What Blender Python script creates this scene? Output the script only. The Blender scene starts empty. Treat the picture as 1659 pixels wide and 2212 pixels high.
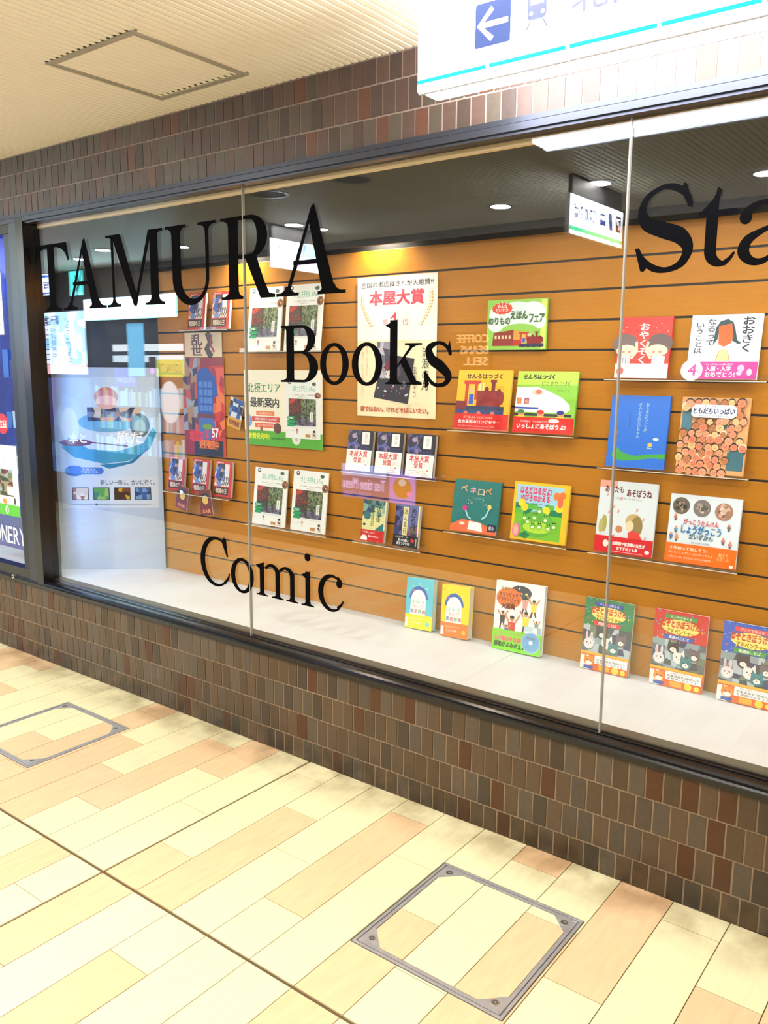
import bpy, bmesh, math, random
from mathutils import Vector, Matrix
from mathutils.geometry import tessellate_polygon
random.seed(7)
SC = bpy.context.scene
COL = SC.collection
R = math.radians

# ---------------------------------------------------------------- camera
cd = bpy.data.cameras.new('camera'); cam = bpy.data.objects.new('camera', cd); COL.objects.link(cam)
yaw, pit, rol = -0.6525, 0.1682, 0.0073
fw = Vector((math.sin(yaw)*math.cos(pit), math.cos(yaw)*math.cos(pit), -math.sin(pit)))
rt = fw.cross(Vector((0, 0, 1))).normalized(); up = rt.cross(fw)
r2 = math.cos(rol)*rt + math.sin(rol)*up; u2 = -math.sin(rol)*rt + math.cos(rol)*up
m = Matrix(((r2.x, u2.x, -fw.x), (r2.y, u2.y, -fw.y), (r2.z, u2.z, -fw.z))).to_4x4()
m.translation = Vector((1.2137, -2.2314, 1.4821)); cam.matrix_world = m
cd.sensor_fit = 'VERTICAL'; cd.sensor_height = 36; cd.lens = 1824.4/2212*36; cd.clip_start = .05
SC.camera = cam

# ---------------------------------------------------------------- world, lights, exposure
w = bpy.data.worlds.new('world'); SC.world = w; w.use_nodes = True
w.node_tree.nodes['Background'].inputs[0].default_value = (1.0, .93, .82, 1)
w.node_tree.nodes['Background'].inputs[1].default_value = .75
SC.view_settings.view_transform = 'Standard'; SC.view_settings.look = 'None'
SC.cycles.transparent_max_bounces = 32; SC.view_settings.gamma = 1; SC.view_settings.exposure = 0.08; SC.view_settings.use_curve_mapping = False
P_DOWN = 29      # corridor downlights
P_SPOT = 30      # small lamps behind the valance
P_TRACK = 9.0     # lamps behind the window head
E_SIGN = 11.0

def area(name, loc, size, power, col=(1, .93, .82), rot=(0, 0, 0), sy=None, spread=None):
    l = bpy.data.lights.new(name, 'AREA'); l.energy = power; l.color = col
    if sy: l.shape = 'RECTANGLE'; l.size = size; l.size_y = sy
    else: l.shape = 'DISK'; l.size = size
    if spread: l.spread = spread
    o = bpy.data.objects.new(name, l); COL.objects.link(o); o.location = loc; o.rotation_euler = rot
    return o

# ---------------------------------------------------------------- materials
def lin(c):
    return tuple(((v/255)/12.92 if v/255 <= .04045 else ((v/255+.055)/1.055)**2.4) for v in c)
_M = {}
def mat(name, col, rough=.5, metal=0, noise=0, scale=20, vec=(1, 1, 1), emit=0, bump=0, rand=0, coat=0, spec=.5):
    if name in _M: return _M[name]
    m = bpy.data.materials.new(name); m.use_nodes = True; nt = m.node_tree; b = nt.nodes['Principled BSDF']
    c = tuple(col)+(1,)
    b.inputs['Base Color'].default_value = c; b.inputs['Roughness'].default_value = rough; b.inputs['Metallic'].default_value = metal
    b.inputs['Specular IOR Level'].default_value = spec
    if coat: b.inputs['Coat Weight'].default_value = coat; b.inputs['Coat Roughness'].default_value = .1
    if emit: b.inputs['Emission Color'].default_value = c; b.inputs['Emission Strength'].default_value = emit
    if noise or bump:
        tc = nt.nodes.new('ShaderNodeNewGeometry'); mp = nt.nodes.new('ShaderNodeMapping'); mp.inputs['Scale'].default_value = vec
        n = nt.nodes.new('ShaderNodeTexNoise'); n.inputs['Scale'].default_value = scale; n.inputs['Detail'].default_value = 4
        nt.links.new(tc.outputs['Position'], mp.inputs[0]); nt.links.new(mp.outputs[0], n.inputs['Vector'])
    if noise or rand:
        hs = nt.nodes.new('ShaderNodeHueSaturation'); hs.inputs['Color'].default_value = c
        src = None
        if noise:
            mr = nt.nodes.new('ShaderNodeMapRange'); mr.inputs[1].default_value = .3; mr.inputs[2].default_value = .7
            mr.inputs[3].default_value = 1-noise; mr.inputs[4].default_value = 1+noise
            nt.links.new(n.outputs[0], mr.inputs[0]); src = mr.outputs[0]
        if rand:
            oi = nt.nodes.new('ShaderNodeObjectInfo'); m2 = nt.nodes.new('ShaderNodeMapRange')
            m2.inputs[3].default_value = 1-rand; m2.inputs[4].default_value = 1+rand
            nt.links.new(oi.outputs['Random'], m2.inputs[0])
            if src:
                mu = nt.nodes.new('ShaderNodeMath'); mu.operation = 'MULTIPLY'
                nt.links.new(src, mu.inputs[0]); nt.links.new(m2.outputs[0], mu.inputs[1]); src = mu.outputs[0]
            else: src = m2.outputs[0]
        nt.links.new(src, hs.inputs['Value']); nt.links.new(hs.outputs[0], b.inputs['Base Color'])
    if bump:
        bp = nt.nodes.new('ShaderNodeBump'); bp.inputs['Strength'].default_value = bump; bp.inputs['Distance'].default_value = .002
        nt.links.new(n.outputs[0], bp.inputs['Height']); nt.links.new(bp.outputs[0], b.inputs['Normal'])
    _M[name] = m; return m

def add_wear(m, axis, a, b, dark, scale):
    """scuffed dirt gathered in a strip (world axis range a..b), broken up by noise"""
    nt = m.node_tree; bs = nt.nodes['Principled BSDF']; src = bs.inputs['Base Color'].links[0].from_socket
    g = nt.nodes.new('ShaderNodeNewGeometry'); sx = nt.nodes.new('ShaderNodeSeparateXYZ'); nt.links.new(g.outputs['Position'], sx.inputs[0])
    mr = nt.nodes.new('ShaderNodeMapRange'); mr.inputs[1].default_value = a; mr.inputs[2].default_value = b; mr.inputs[3].default_value = 0; mr.inputs[4].default_value = 1
    nt.links.new(sx.outputs[axis], mr.inputs[0])
    n = nt.nodes.new('ShaderNodeTexNoise'); n.inputs['Scale'].default_value = scale; n.inputs['Detail'].default_value = 5; nt.links.new(g.outputs['Position'], n.inputs['Vector'])
    n2 = nt.nodes.new('ShaderNodeMapRange'); n2.inputs[1].default_value = .38; n2.inputs[2].default_value = .62; nt.links.new(n.outputs[0], n2.inputs[0])
    mu = nt.nodes.new('ShaderNodeMath'); mu.operation = 'MULTIPLY'; nt.links.new(mr.outputs[0], mu.inputs[0]); nt.links.new(n2.outputs[0], mu.inputs[1])
    mx = nt.nodes.new('ShaderNodeMix'); mx.data_type = 'RGBA'; mx.blend_type = 'MULTIPLY'; mx.inputs[7].default_value = dark+(1,)
    nt.links.new(mu.outputs[0], mx.inputs[0]); nt.links.new(src, mx.inputs[6]); nt.links.new(mx.outputs[2], bs.inputs['Base Color'])

def clear_mat(name, base=.04, tint=(1, 1, 1), gloss=(1, 1, 1), rough=0.0):
    """clear sheet: transparent with a mirror reflection by Schlick's law on each face"""
    m = bpy.data.materials.new(name); m.use_nodes = True; nt = m.node_tree; nt.nodes.remove(nt.nodes['Principled BSDF'])
    out = nt.nodes['Material Output']; tr = nt.nodes.new('ShaderNodeBsdfTransparent'); gl = nt.nodes.new('ShaderNodeBsdfGlossy')
    tr.inputs[0].default_value = tuple(tint)+(1,); gl.inputs['Color'].default_value = tuple(gloss)+(1,); gl.inputs['Roughness'].default_value = rough
    lw = nt.nodes.new('ShaderNodeLayerWeight'); lw.inputs[0].default_value = .5
    p = nt.nodes.new('ShaderNodeMath'); p.operation = 'POWER'; p.inputs[1].default_value = 5
    mr = nt.nodes.new('ShaderNodeMapRange'); mr.inputs[3].default_value = base; mr.inputs[4].default_value = 1
    mx = nt.nodes.new('ShaderNodeMixShader')
    nt.links.new(lw.outputs['Facing'], p.inputs[0]); nt.links.new(p.outputs[0], mr.inputs[0]); nt.links.new(mr.outputs[0], mx.inputs[0])
    nt.links.new(tr.outputs[0], mx.inputs[1]); nt.links.new(gl.outputs[0], mx.inputs[2]); nt.links.new(mx.outputs[0], out.inputs[0])
    _M[name] = m; return m

def print_mat(name, emit=0, rough=.35):
    m = bpy.data.materials.new(name); m.use_nodes = True; nt = m.node_tree; b = nt.nodes['Principled BSDF']
    a = nt.nodes.new('ShaderNodeAttribute'); a.attribute_name = 'ink'; b.inputs['Roughness'].default_value = rough
    nt.links.new(a.outputs['Color'], b.inputs['Base Color'])
    if emit:
        nt.links.new(a.outputs['Color'], b.inputs['Emission Color']); b.inputs['Emission Strength'].default_value = emit
        b.inputs['Base Color'].default_value = (0, 0, 0, 1)
    _M[name] = m; return m

GLASS = clear_mat('window_glass', .05, (.98, .985, .985), (.95, 1, 1.05))
ACRYL = clear_mat('clear_acrylic', .04, (.99, .99, .99))
INK = print_mat('printed_ink')
INKLIT = print_mat('backlit_ink', 1.0)
INKLIT2 = print_mat('lit_sign_ink', 16.0)
INKLIT3 = print_mat('shop_window_glow', 13.0)
INKDIM = print_mat('dim_screen_ink', 5.0)
BRICKS = [mat('brick_'+n, lin(c), .42, noise=.10, scale=60, rand=.10, bump=.15) for n, c in
          [('brown', (86, 68, 50)), ('umber', (78, 61, 42)), ('taupe', (86, 74, 62)), ('grey', (80, 68, 57)), ('rust', (78, 44, 20)), ('chocolate', (64, 53, 42))]]
BRICKSU = [mat('head_brick_'+n, lin(c), .42, noise=.10, scale=60, rand=.10, bump=.15) for n, c in
           [('brown', (84, 64, 56)), ('plum', (76, 58, 52)), ('taupe', (80, 70, 60)), ('grey', (76, 66, 58)), ('rust', (92, 57, 44)), ('chocolate', (68, 54, 48))]]
GROUT = mat('grout', lin((150, 130, 106)), .8)
GROUTU = mat('head_grout', lin((150, 132, 122)), .8)
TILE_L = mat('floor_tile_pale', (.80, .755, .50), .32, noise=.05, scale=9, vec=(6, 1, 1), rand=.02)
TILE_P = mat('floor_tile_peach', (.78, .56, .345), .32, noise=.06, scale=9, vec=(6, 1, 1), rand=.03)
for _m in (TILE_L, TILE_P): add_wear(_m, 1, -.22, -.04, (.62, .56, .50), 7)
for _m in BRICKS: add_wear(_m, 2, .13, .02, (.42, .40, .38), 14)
JOINT = mat('floor_joint', lin((96, 78, 50)), .8)
STEEL = mat('brushed_steel', (.46, .46, .50), .30, .45, noise=.1, scale=30)
STEELD = mat('dark_steel', (.14, .14, .15), .45, .8)
CEIL = mat('ceiling_strip', lin((238, 228, 206)), .45)
CEILG = mat('ceiling_groove', lin((176, 164, 138)), .8)
HATCHM = mat('hatch_aluminium', lin((168, 158, 138)), .5, .2)
BRONZE = mat('dark_bronze_frame', (.006, .006, .007), .22, .1, spec=.6)
BRONZE2 = mat('inner_bronze_frame', (.040, .033, .026), .5)
BLACK = mat('black_paint', (.010, .010, .011), .6)
VINYL = mat('black_vinyl', (.003, .003, .004), .8, spec=.03)
WOOD = mat('amber_slat_board', lin((186, 122, 26)), .40, noise=.05, scale=4, vec=(3, 1, 30), rand=.03, spec=.25)
SHELF = mat('display_shelf_top', lin((206, 213, 222)), .5, noise=.05, scale=5)
CREAM = mat('cream_trim', lin((226, 200, 150)), .5)
PAPER = mat('paper', (.80, .79, .76), .6)
PAGES = mat('page_edges', (.78, .74, .66), .8, noise=.08, scale=30, vec=(60, 60, 1))
WHITEB = mat('white_board', (.46, .56, .72), .35)
SILIC = mat('silicone', (.30, .29, .26), .4)
CHROME = mat('chrome', (.8, .8, .8), .12, 1)
def solid(c, rough=.4):
    return mat('ink_%02x%02x%02x' % c, lin(c), rough)

# ---------------------------------------------------------------- mesh helpers
def link(name, me, parent=None, loc=None, rot=None):
    o = bpy.data.objects.new(name, me); COL.objects.link(o)
    if parent: o.parent = parent
    if loc is not None: o.location = loc
    if rot is not None: o.rotation_euler = rot
    return o
def tag(o, label=None, cat=None, group=None, kind=None):
    for k, v in (('label', label), ('category', cat), ('group', group), ('kind', kind)):
        if v: o[k] = v
    return o
def empty(name, loc=(0, 0, 0), rot=(0, 0, 0)):
    return link(name, None, None, loc, rot)
class MB:
    def __init__(s): s.v = []; s.f = []; s.mi = []
    def box(s, x0, x1, y0, y1, z0, z1, mi=0):
        n = len(s.v); s.v += [(x, y, z) for z in (z0, z1) for y in (y0, y1) for x in (x0, x1)]
        s.f += [tuple(n+i for i in q) for q in ((0, 2, 3, 1), (4, 5, 7, 6), (0, 1, 5, 4), (2, 6, 7, 3), (0, 4, 6, 2), (1, 3, 7, 5))]; s.mi += [mi]*6
        return s
    def prism(s, pts, axis, a, b, mi=0):
        """pts: 2D outline; axis 'x': (y,z) swept along x; 'y': (x,z) swept along y; 'z': (x,y) swept along z"""
        n = len(s.v); k = len(pts)
        for t in (a, b):
            for p in pts:
                s.v.append({'x': (t, p[0], p[1]), 'y': (p[0], t, p[1]), 'z': (p[0], p[1], t)}[axis])
        s.f.append(tuple(range(n, n+k))); s.f.append(tuple(range(n+2*k-1, n+k-1, -1)))
        for i in range(k): s.f.append((n+i, n+(i+1) % k, n+k+(i+1) % k, n+k+i))
        s.mi += [mi]*(k+2); return s
    def cyl(s, c, r, h, axis='z', seg=24, mi=0):
        pts = [(r*math.cos(2*math.pi*i/seg), r*math.sin(2*math.pi*i/seg)) for i in range(seg)]
        o = {'z': (c[0], c[1]), 'y': (c[0], c[2]), 'x': (c[1], c[2])}[axis]; t = {'z': c[2], 'y': c[1], 'x': c[0]}[axis]
        return s.prism([(p[0]+o[0], p[1]+o[1]) for p in pts], axis, t, t+h, mi)
    def ring(s, c, r0, r1, h, seg=32, mi=0):
        n = len(s.v)
        for i in range(seg):
            a = 2*math.pi*i/seg
            for r, z in ((r0, c[2]), (r1, c[2]), (r1, c[2]+h), (r0, c[2]+h)): s.v.append((c[0]+r*math.cos(a), c[1]+r*math.sin(a), z))
        for i in range(seg):
            j = (i+1) % seg
            for k in range(4): s.f.append((n+4*i+k, n+4*i+(k+1) % 4, n+4*j+(k+1) % 4, n+4*j+k)); s.mi.append(mi)
        return s
    def mesh(s, name, mats):
        me = bpy.data.meshes.new(name); me.from_pydata(s.v, [], s.f)
        for m in (mats if isinstance(mats, (list, tuple)) else [mats]): me.materials.append(m)
        me.polygons.foreach_set('material_index', s.mi)
        bm = bmesh.new(); bm.from_mesh(me); bmesh.ops.recalc_face_normals(bm, faces=bm.faces); bm.to_mesh(me); bm.free()
        return me
    def build(s, name, mats, parent=None, bevel=0, loc=None, rot=None):
        o = link(name, s.mesh(name, mats), parent, loc, rot)
        if bevel:
            b = o.modifiers.new('b', 'BEVEL'); b.width = bevel; b.segments = 2; b.limit_method = 'ANGLE'
        return o

# ---------------------------------------------------------------- flat print (coloured shapes on a sheet)
_T = {}
def text_geo(s):
    k = s
    if k in _T: return _T[k]
    c = bpy.data.curves.new('t', 'FONT'); c.body = s; c.resolution_u = 2; c.align_x = 'CENTER'; c.space_line = .95
    o = bpy.data.objects.new('t', c); COL.objects.link(o); bpy.context.view_layer.update()
    me = bpy.data.meshes.new_from_object(o.evaluated_get(bpy.context.evaluated_depsgraph_get()))
    vs = [(v.co.x, v.co.y) for v in me.vertices]; fs = [tuple(p.vertices) for p in me.polygons]
    bpy.data.objects.remove(o); bpy.data.curves.remove(c); bpy.data.meshes.remove(me)
    if vs:
        x0 = min(v[0] for v in vs); x1 = max(v[0] for v in vs); y0 = min(v[1] for v in vs); y1 = max(v[1] for v in vs)
        vs = [((v[0]-x0)/max(x1-x0, 1e-6), (v[1]-y0)/max(y1-y0, 1e-6)) for v in vs]
    _T[k] = (vs, fs); return _T[k]
STEP = 3.0e-5
class Art:
    """shapes in 0..1 units of a sheet w x h (metres), stacked in the order they are drawn"""
    def __init__(s, w, h): s.w = w; s.h = h; s.V = []; s.F = []; s.C = []; s.n = 0
    def _add(s, vs, fs, col):
        n = len(s.V); s.n += 1; y = -s.n*STEP
        s.V += [((v[0]-.5)*s.w, y, v[1]*s.h) for v in vs]
        for f in fs: s.F.append(tuple(n+i for i in f)); s.C.append(lin(col))
        return s
    def poly(s, pts, col):
        if len(pts) > 4:
            tri = tessellate_polygon([[Vector((p[0]*s.w, p[1]*s.h, 0)) for p in pts]])
            return s._add(pts, [tuple(t) for t in tri], col)
        return s._add(pts, [tuple(range(len(pts)))], col)
    def rect(s, a, b, c, d, col): return s.poly([(a, b), (c, b), (c, d), (a, d)], col)
    def oval(s, u, v, ru, rv, col, seg=20, a0=0, a1=360):
        pts = [(u+ru*math.cos(R(a0+(a1-a0)*i/seg)), v+rv*math.sin(R(a0+(a1-a0)*i/seg))) for i in range(seg+(0 if a1-a0 == 360 else 1))]
        return s._add(pts, [tuple(range(len(pts)))], col)
    def disc(s, u, v, r, col, seg=20): return s.oval(u, v, r, r*s.w/s.h, col, seg)
    def line(s, pts, wd, col):
        vs = []; fs = []
        for i, p in enumerate(pts):
            q = pts[max(i-1, 0)]; r = pts[min(i+1, len(pts)-1)]
            dx = (r[0]-q[0])*s.w; dy = (r[1]-q[1])*s.h; L = math.hypot(dx, dy) or 1
            nx = -dy/L*wd*s.w/2; ny = dx/L*wd*s.w/2
            vs += [(p[0]+nx/s.w, p[1]+ny/s.h), (p[0]-nx/s.w, p[1]-ny/s.h)]
            if i: fs.append((2*i-2, 2*i-1, 2*i+1, 2*i))
        return s._add(vs, fs, col)
    def text(s, t, a, b, c, d, col, bold=0.0):
        vs, fs = text_geo(t)
        if not vs: return s
        lines = t.count('\n')+1; g = (d-b)*s.h/lines*bold*.9
        for dx, dy in (((-1, -.6), (1, -.6), (-1, .6), (1, .6)) if bold else ((0, 0),)):
            s._add([(a+v[0]*(c-a)+dx*g/s.w, b+v[1]*(d-b)+dy*g/s.h) for v in vs], fs, col); s.n -= .7
        s.n += .7
        return s
    def vtext(s, t, a, b, c, d, col, bold=0.0): return s.text('\n'.join(t), a, b, c, d, col, bold)
    def grid(s, a, b, c, d, nx, ny, pal, seed=1, jit=.25):
        """a small picture made of irregular patches"""
        rn = random.Random(seed); P = {}
        for i in range(nx+1):
            for j in range(ny+1):
                ju = 0 if i in (0, nx) else rn.uniform(-jit, jit); jv = 0 if j in (0, ny) else rn.uniform(-jit, jit)
                P[i, j] = (a+(c-a)*(i+ju)/nx, b+(d-b)*(j+jv)/ny)
        s.n += 1
        for i in range(nx):
            for j in range(ny):
                s.n -= 1; s._add([P[i, j], P[i+1, j], P[i+1, j+1], P[i, j+1]], [(0, 1, 2, 3)], rn.choice(pal))
        return s
    def specks(s, a, b, c, d, n, r, pal, seed=1):
        rn = random.Random(seed)
        for _ in range(n):
            s.disc(rn.uniform(a, c), rn.uniform(b, d), r*rn.uniform(.6, 1.2), rn.choice(pal), 7)
        return s
    def mesh(s, name, m=None):
        me = bpy.data.meshes.new(name); me.from_pydata(s.V, [], s.F); me.materials.append(m or INK)
        at = me.color_attributes.new('ink', 'FLOAT_COLOR', 'CORNER')
        flat = []
        for f, c in zip(s.F, s.C): flat += [c[0], c[1], c[2], 1.0]*len(f)
        at.data.foreach_set('color', flat); return me
    def build(s, name, parent, y=0.0, m=None, loc=None, rot=None):
        o = link(name, s.mesh(name, m), parent, loc if loc is not None else (0, y, 0), rot); return o

# ================================================================ STRUCTURE
XL, XR = -9.0, 3.2
YW = -2.85           # opposite side of the passage
ZC = 2.44
PW = .1546; X0 = -.8398; YJ = -.908

# ---- floor
fl = MB().box(XL, XR, YW-1.2, .3, -.06, -.004).build('floor', JOINT); tag(fl, kind='structure')
HOLES = [(-.062, .388, -.690, -.240), (-2.083, -1.633, -.690, -.240)]
def cut(rects, h):
    out = []
    for (a, b, c, d) in rects:
        if b <= h[0] or a >= h[1] or d <= h[2] or c >= h[3]: out.append((a, b, c, d)); continue
        if a < h[0]: out.append((a, h[0], c, d))
        if b > h[1]: out.append((h[1], b, c, d))
        m0, m1 = max(a, h[0]), min(b, h[1])
        if c < h[2]: out.append((m0, m1, c, h[2]))
        if d > h[3]: out.append((m0, m1, h[3], d))
    return [r for r in out if r[1]-r[0] > .004 and r[3]-r[2] > .004]
PEACH = {(0, -.7), (0, -.908), (1, -.3), (2, -1.1), (3, -.1), (5, -.5), (6, 0), (7, -.3), (-2, 0), (-2, -.908), (-3, -.1), (-4, -.5), (-5, -.3), (-6, -.1),
         (-6, -.7), (-7, -.5), (-10, -.1), (-11, -.3), (8, 0), (9, -.7), (10, -.3), (-9, -.7)}
PALE = {(0, -.1), (1, 0), (1, -.908), (2, 0), (2, -.5), (2, -.908), (3, 0), (3, -.7), (3, -.908), (4, 0), (4, -.3), (4, -.908), (5, 0), (6, -.1), (6, -.7), (7, 0),
        (8, -.5), (-1, 0), (-1, -.5), (-1, -.908), (-1, -1.1), (-2, -.3), (-3, -.7), (-3, 0), (-4, 0), (-5, 0), (-7, 0), (-8, 0), (-9, -.1), (-8, -.3), (9, -.1), (10, 0), (-11, 0), (-12, -.1)}
def rows():
    n = -54
    while True:
        a = X0+n*PW
        if a > 2.4: return
        k = n % 3; js = {1: -.3, 2: -.5, 0: -.1}[k]
        ys = [0.0]; y = js
        while y > YW: ys.append(round(y, 3)); y -= .6
        if abs(min(ys, key=lambda t: abs(t-YJ))-YJ) < .05: ys = [YJ if abs(t-YJ) < .05 else t for t in ys]
        else: ys.append(YJ)
        ys = sorted(ys, reverse=True)+[YW]
        for y1, y0 in zip(ys, ys[1:]):
            x0 = a+(.0045 if n == 0 else .0014); x1 = a+PW-(.0045 if n == -1 else .0014)
            g0 = .0055 if y0 == YJ else .0012; g1 = .0055 if y1 == YJ else .0012
            key = (n, 0 if y1 == 0 else y1)
            rn = random.Random(n*1000+int(y1*100)); p = rn.random() < .33
            if key in PEACH: p = True
            if key in PALE: p = False
            yield n, x0, x1, y0+g0, y1-(g1 if y1 != 0 else 0), p
        n += 1
far = MB()
lid_tiles = {0: [], 1: []}
for n, x0, x1, y0, y1, p in rows():
    rs = [(x0, x1, y0, y1)]
    for hi, h in enumerate(HOLES):
        hh = (h[0]+.024, h[1]-.024, h[2]+.024, h[3]-.024)
        if not (x1 <= hh[0] or x0 >= hh[1] or y1 <= hh[2] or y0 >= hh[3]):
            lid_tiles[hi].append((max(x0, hh[0]), min(x1, hh[1]), max(y0, hh[2]), min(y1, hh[3]), p))
        rs = cut(rs, (h[0]-.003, h[1]+.003, h[2]-.003, h[3]+.003))
    near = -13 <= n <= 11 and y1 > -1.75 and (y1 > -1.15 or n > -4)
    for r in rs:
        if near:
            mb = MB().box(0, r[1]-r[0], 0, r[3]-r[2], -.009, 0)
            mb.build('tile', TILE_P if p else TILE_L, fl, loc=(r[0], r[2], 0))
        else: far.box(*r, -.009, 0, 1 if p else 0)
o = far.build('far_tile', [TILE_L, TILE_P], fl); o['kind'] = 'stuff'

# ---- floor access covers
def access_cover(i, label):
    x0, x1, y0, y1 = HOLES[i]
    cx, cy = (x0+x1)/2, (y0+y1)/2
    e = empty('access_cover', (cx, cy, 0)); tag(e, label, 'floor hatch', 'tiled access covers in the floor')
    hw, hh = (x1-x0)/2, (y1-y0)/2
    for nm, a, b, z, mt in (('outer_frame', 0, .009, .0015, STEEL), ('inner_frame', .0115, .022, .001, STEEL)):
        mb = MB()
        mb.prism([(-hw+a, -hh+a), (hw-a, -hh+a), (hw-b, -hh+b), (-hw+b, -hh+b)], 'z', -.02, z)
        mb.prism([(-hw+a, hh-a), (-hw+b, hh-b), (hw-b, hh-b), (hw-a, hh-a)], 'z', -.02, z)
        mb.prism([(-hw+a, -hh+a), (-hw+b, -hh+b), (-hw+b, hh-b), (-hw+a, hh-a)], 'z', -.02, z)
        mb.prism([(hw-a, -hh+a), (hw-a, hh-a), (hw-b, hh-b), (hw-b, -hh+b)], 'z', -.02, z)
        mb.build(nm, mt, e, bevel=.0012)
    MB().box(-hw+.02, hw-.02, -hh+.02, hh-.02, -.02, -.006).build('tray', JOINT, e)
    for (a, b, c, d, p) in lid_tiles[i]:
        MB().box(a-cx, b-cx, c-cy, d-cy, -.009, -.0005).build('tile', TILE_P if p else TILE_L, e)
    for sx in (-1, 1):
        for sy in (-1, 1):
            k = .021; s = .058
            g = MB().prism([(sx*(hw-k), sy*(hh-k)), (sx*(hw-k-s), sy*(hh-k)), (sx*(hw-k), sy*(hh-k-s))], 'z', -.004, .0012).build('corner_plate', STEEL, e)
            c = (sx*(hw-k-.018), sy*(hh-k-.018), .0012)
            MB().ring(c, .0075, .0105, .0012).build('screw_rim', CHROME, g)
            MB().cyl(c, .0068, .0006).build('screw', STEELD, g)
            MB().ring((c[0], c[1], c[2]+.0006), .0018, .0034, .0004, 16).build('screw_socket', STEEL, g)
access_cover(0, 'square steel framed access cover inlaid with floor tiles, in front of the picture books')
access_cover(1, 'square steel framed access cover inlaid with floor tiles, in front of the dark mullion')

# ---- brick parapet and brick head of the window
def brick_wall(name, z_rows, zt0, zt1, xo, mats, grout, x_first, x_last):
    wl = MB().box(XL, XR, .0022, .12, zt0, zt1).build(name, grout); tag(wl, kind='structure')
    me = {}
    allb = []
    for ri, (z0, z1) in enumerate(z_rows):
        off = xo+(.025 if ri % 2 else 0)
        i0 = math.ceil((XL-off)/.05); i = i0
        while off+i*.05 < XR-.05:
            allb.append((ri, off+i*.05+.0028, z0+.0028, z1-.0028, i)); i += 1
    stuffb = MB()
    for (ri, x, z0, z1, i) in allb:
        rn = random.Random(ri*7919+i*31+len(name)); k = rn.choices(range(6), (30, 20, 20, 12, 10, 14))[0]
        if x_first <= x <= x_last:
            h = round(z1-z0, 4)
            if (h, k) not in me: me[h, k] = MB().box(0, .0444, 0, .012, 0, h).mesh('brick', mats[k])
            link('brick', me[h, k], wl, (x, rn.uniform(-.0008, .0008), z0))
        else: stuffb.box(x, x+.0444, 0, .012, z0, z1, k)
    o = stuffb.build('far_brick', mats, wl); o['kind'] = 'stuff'
    return wl
brick_wall('wall_lower', [(.2811, .3815), (.1808, .2811), (.0804, .1808), (0, .0804)], 0, .38, 0.0, BRICKS, GROUT, -2.83, .90)
brick_wall('wall_upper', [(2.1655, 2.263), (2.263, 2.3604), (2.3604, 2.4385)], 2.166, ZC+.02, .016, BRICKSU, GROUTU, -3.0, .85)

# ---- ceiling of narrow metal strips
cl = MB().box(XL, XR, YW-1.2, .12, ZC+.004, ZC+.05).build('ceiling', CEILG); tag(cl, kind='structure')
HX0, HX1, HY0, HY1 = -1.42, -.975, -.583, -.130
cme = {}
farc = MB(); x = XL; k = 0
while x < XR:
    segs = [(YW-1.2, 0.0)]
    if HX0-.03 < x < HX1: segs = [(YW-1.2, HY0), (HY0+.012, HY1-.012), (HY1, 0.0)]
    near = -2.7 < x < 1.2
    for s0, s1 in segs:
        if near:
            key = round(s1-s0, 3)
            if key not in cme: cme[key] = MB().prism([(0, ZC+.004), (.0035, ZC), (.0225, ZC), (.026, ZC+.004)], 'y', 0, s1-s0).mesh('slat', CEIL)
            link('slat', cme[key], cl, (x, s0, 0))
        else: farc.prism([(x, ZC+.004), (x+.0035, ZC), (x+.0225, ZC), (x+.026, ZC+.004)], 'y', s0, s1)
    x += .030
o = farc.build('far_slat', CEIL, cl); o['kind'] = 'stuff'
e = empty('ceiling_hatch', ((HX0+HX1)/2, (HY0+HY1)/2, ZC)); tag(e, 'square inspection hatch with thin metal frame in the strip ceiling', 'hatch')
hw, hh = (HX1-HX0)/2, (HY1-HY0)/2
for nm, a, b, z0, z1 in (('outer_frame', -.004, .008, -.004, .004), ('inner_frame', .010, .020, -.003, .004)):
    mb = MB()
    mb.prism([(-hw+a, -hh+a), (hw-a, -hh+a), (hw-b, -hh+b), (-hw+b, -hh+b)], 'z', z0, z1)
    mb.prism([(-hw+a, hh-a), (-hw+b, hh-b), (hw-b, hh-b), (hw-a, hh-a)], 'z', z0, z1)
    mb.prism([(-hw+a, -hh+a), (-hw+b, -hh+b), (-hw+b, hh-b), (-hw+a, hh-a)], 'z', z0, z1)
    mb.prism([(hw-a, -hh+a), (hw-a, hh-a), (hw-b, hh-b), (hw-b, -hh+b)], 'z', z0, z1)
    mb.build(nm, HATCHM, e)
for s in (-1, 1):
    mb = MB(); xx = -hw
    for i in range(15): mb.box(xx+i*.030+.008, xx+i*.030+.016, (-hh-.012) if s < 0 else (hh-.034), (-hh-.005) if s < 0 else (hh-.027), -.0012, .003)
    mb.build('notch_strip', BLACK, e)['kind'] = 'stuff'

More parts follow.
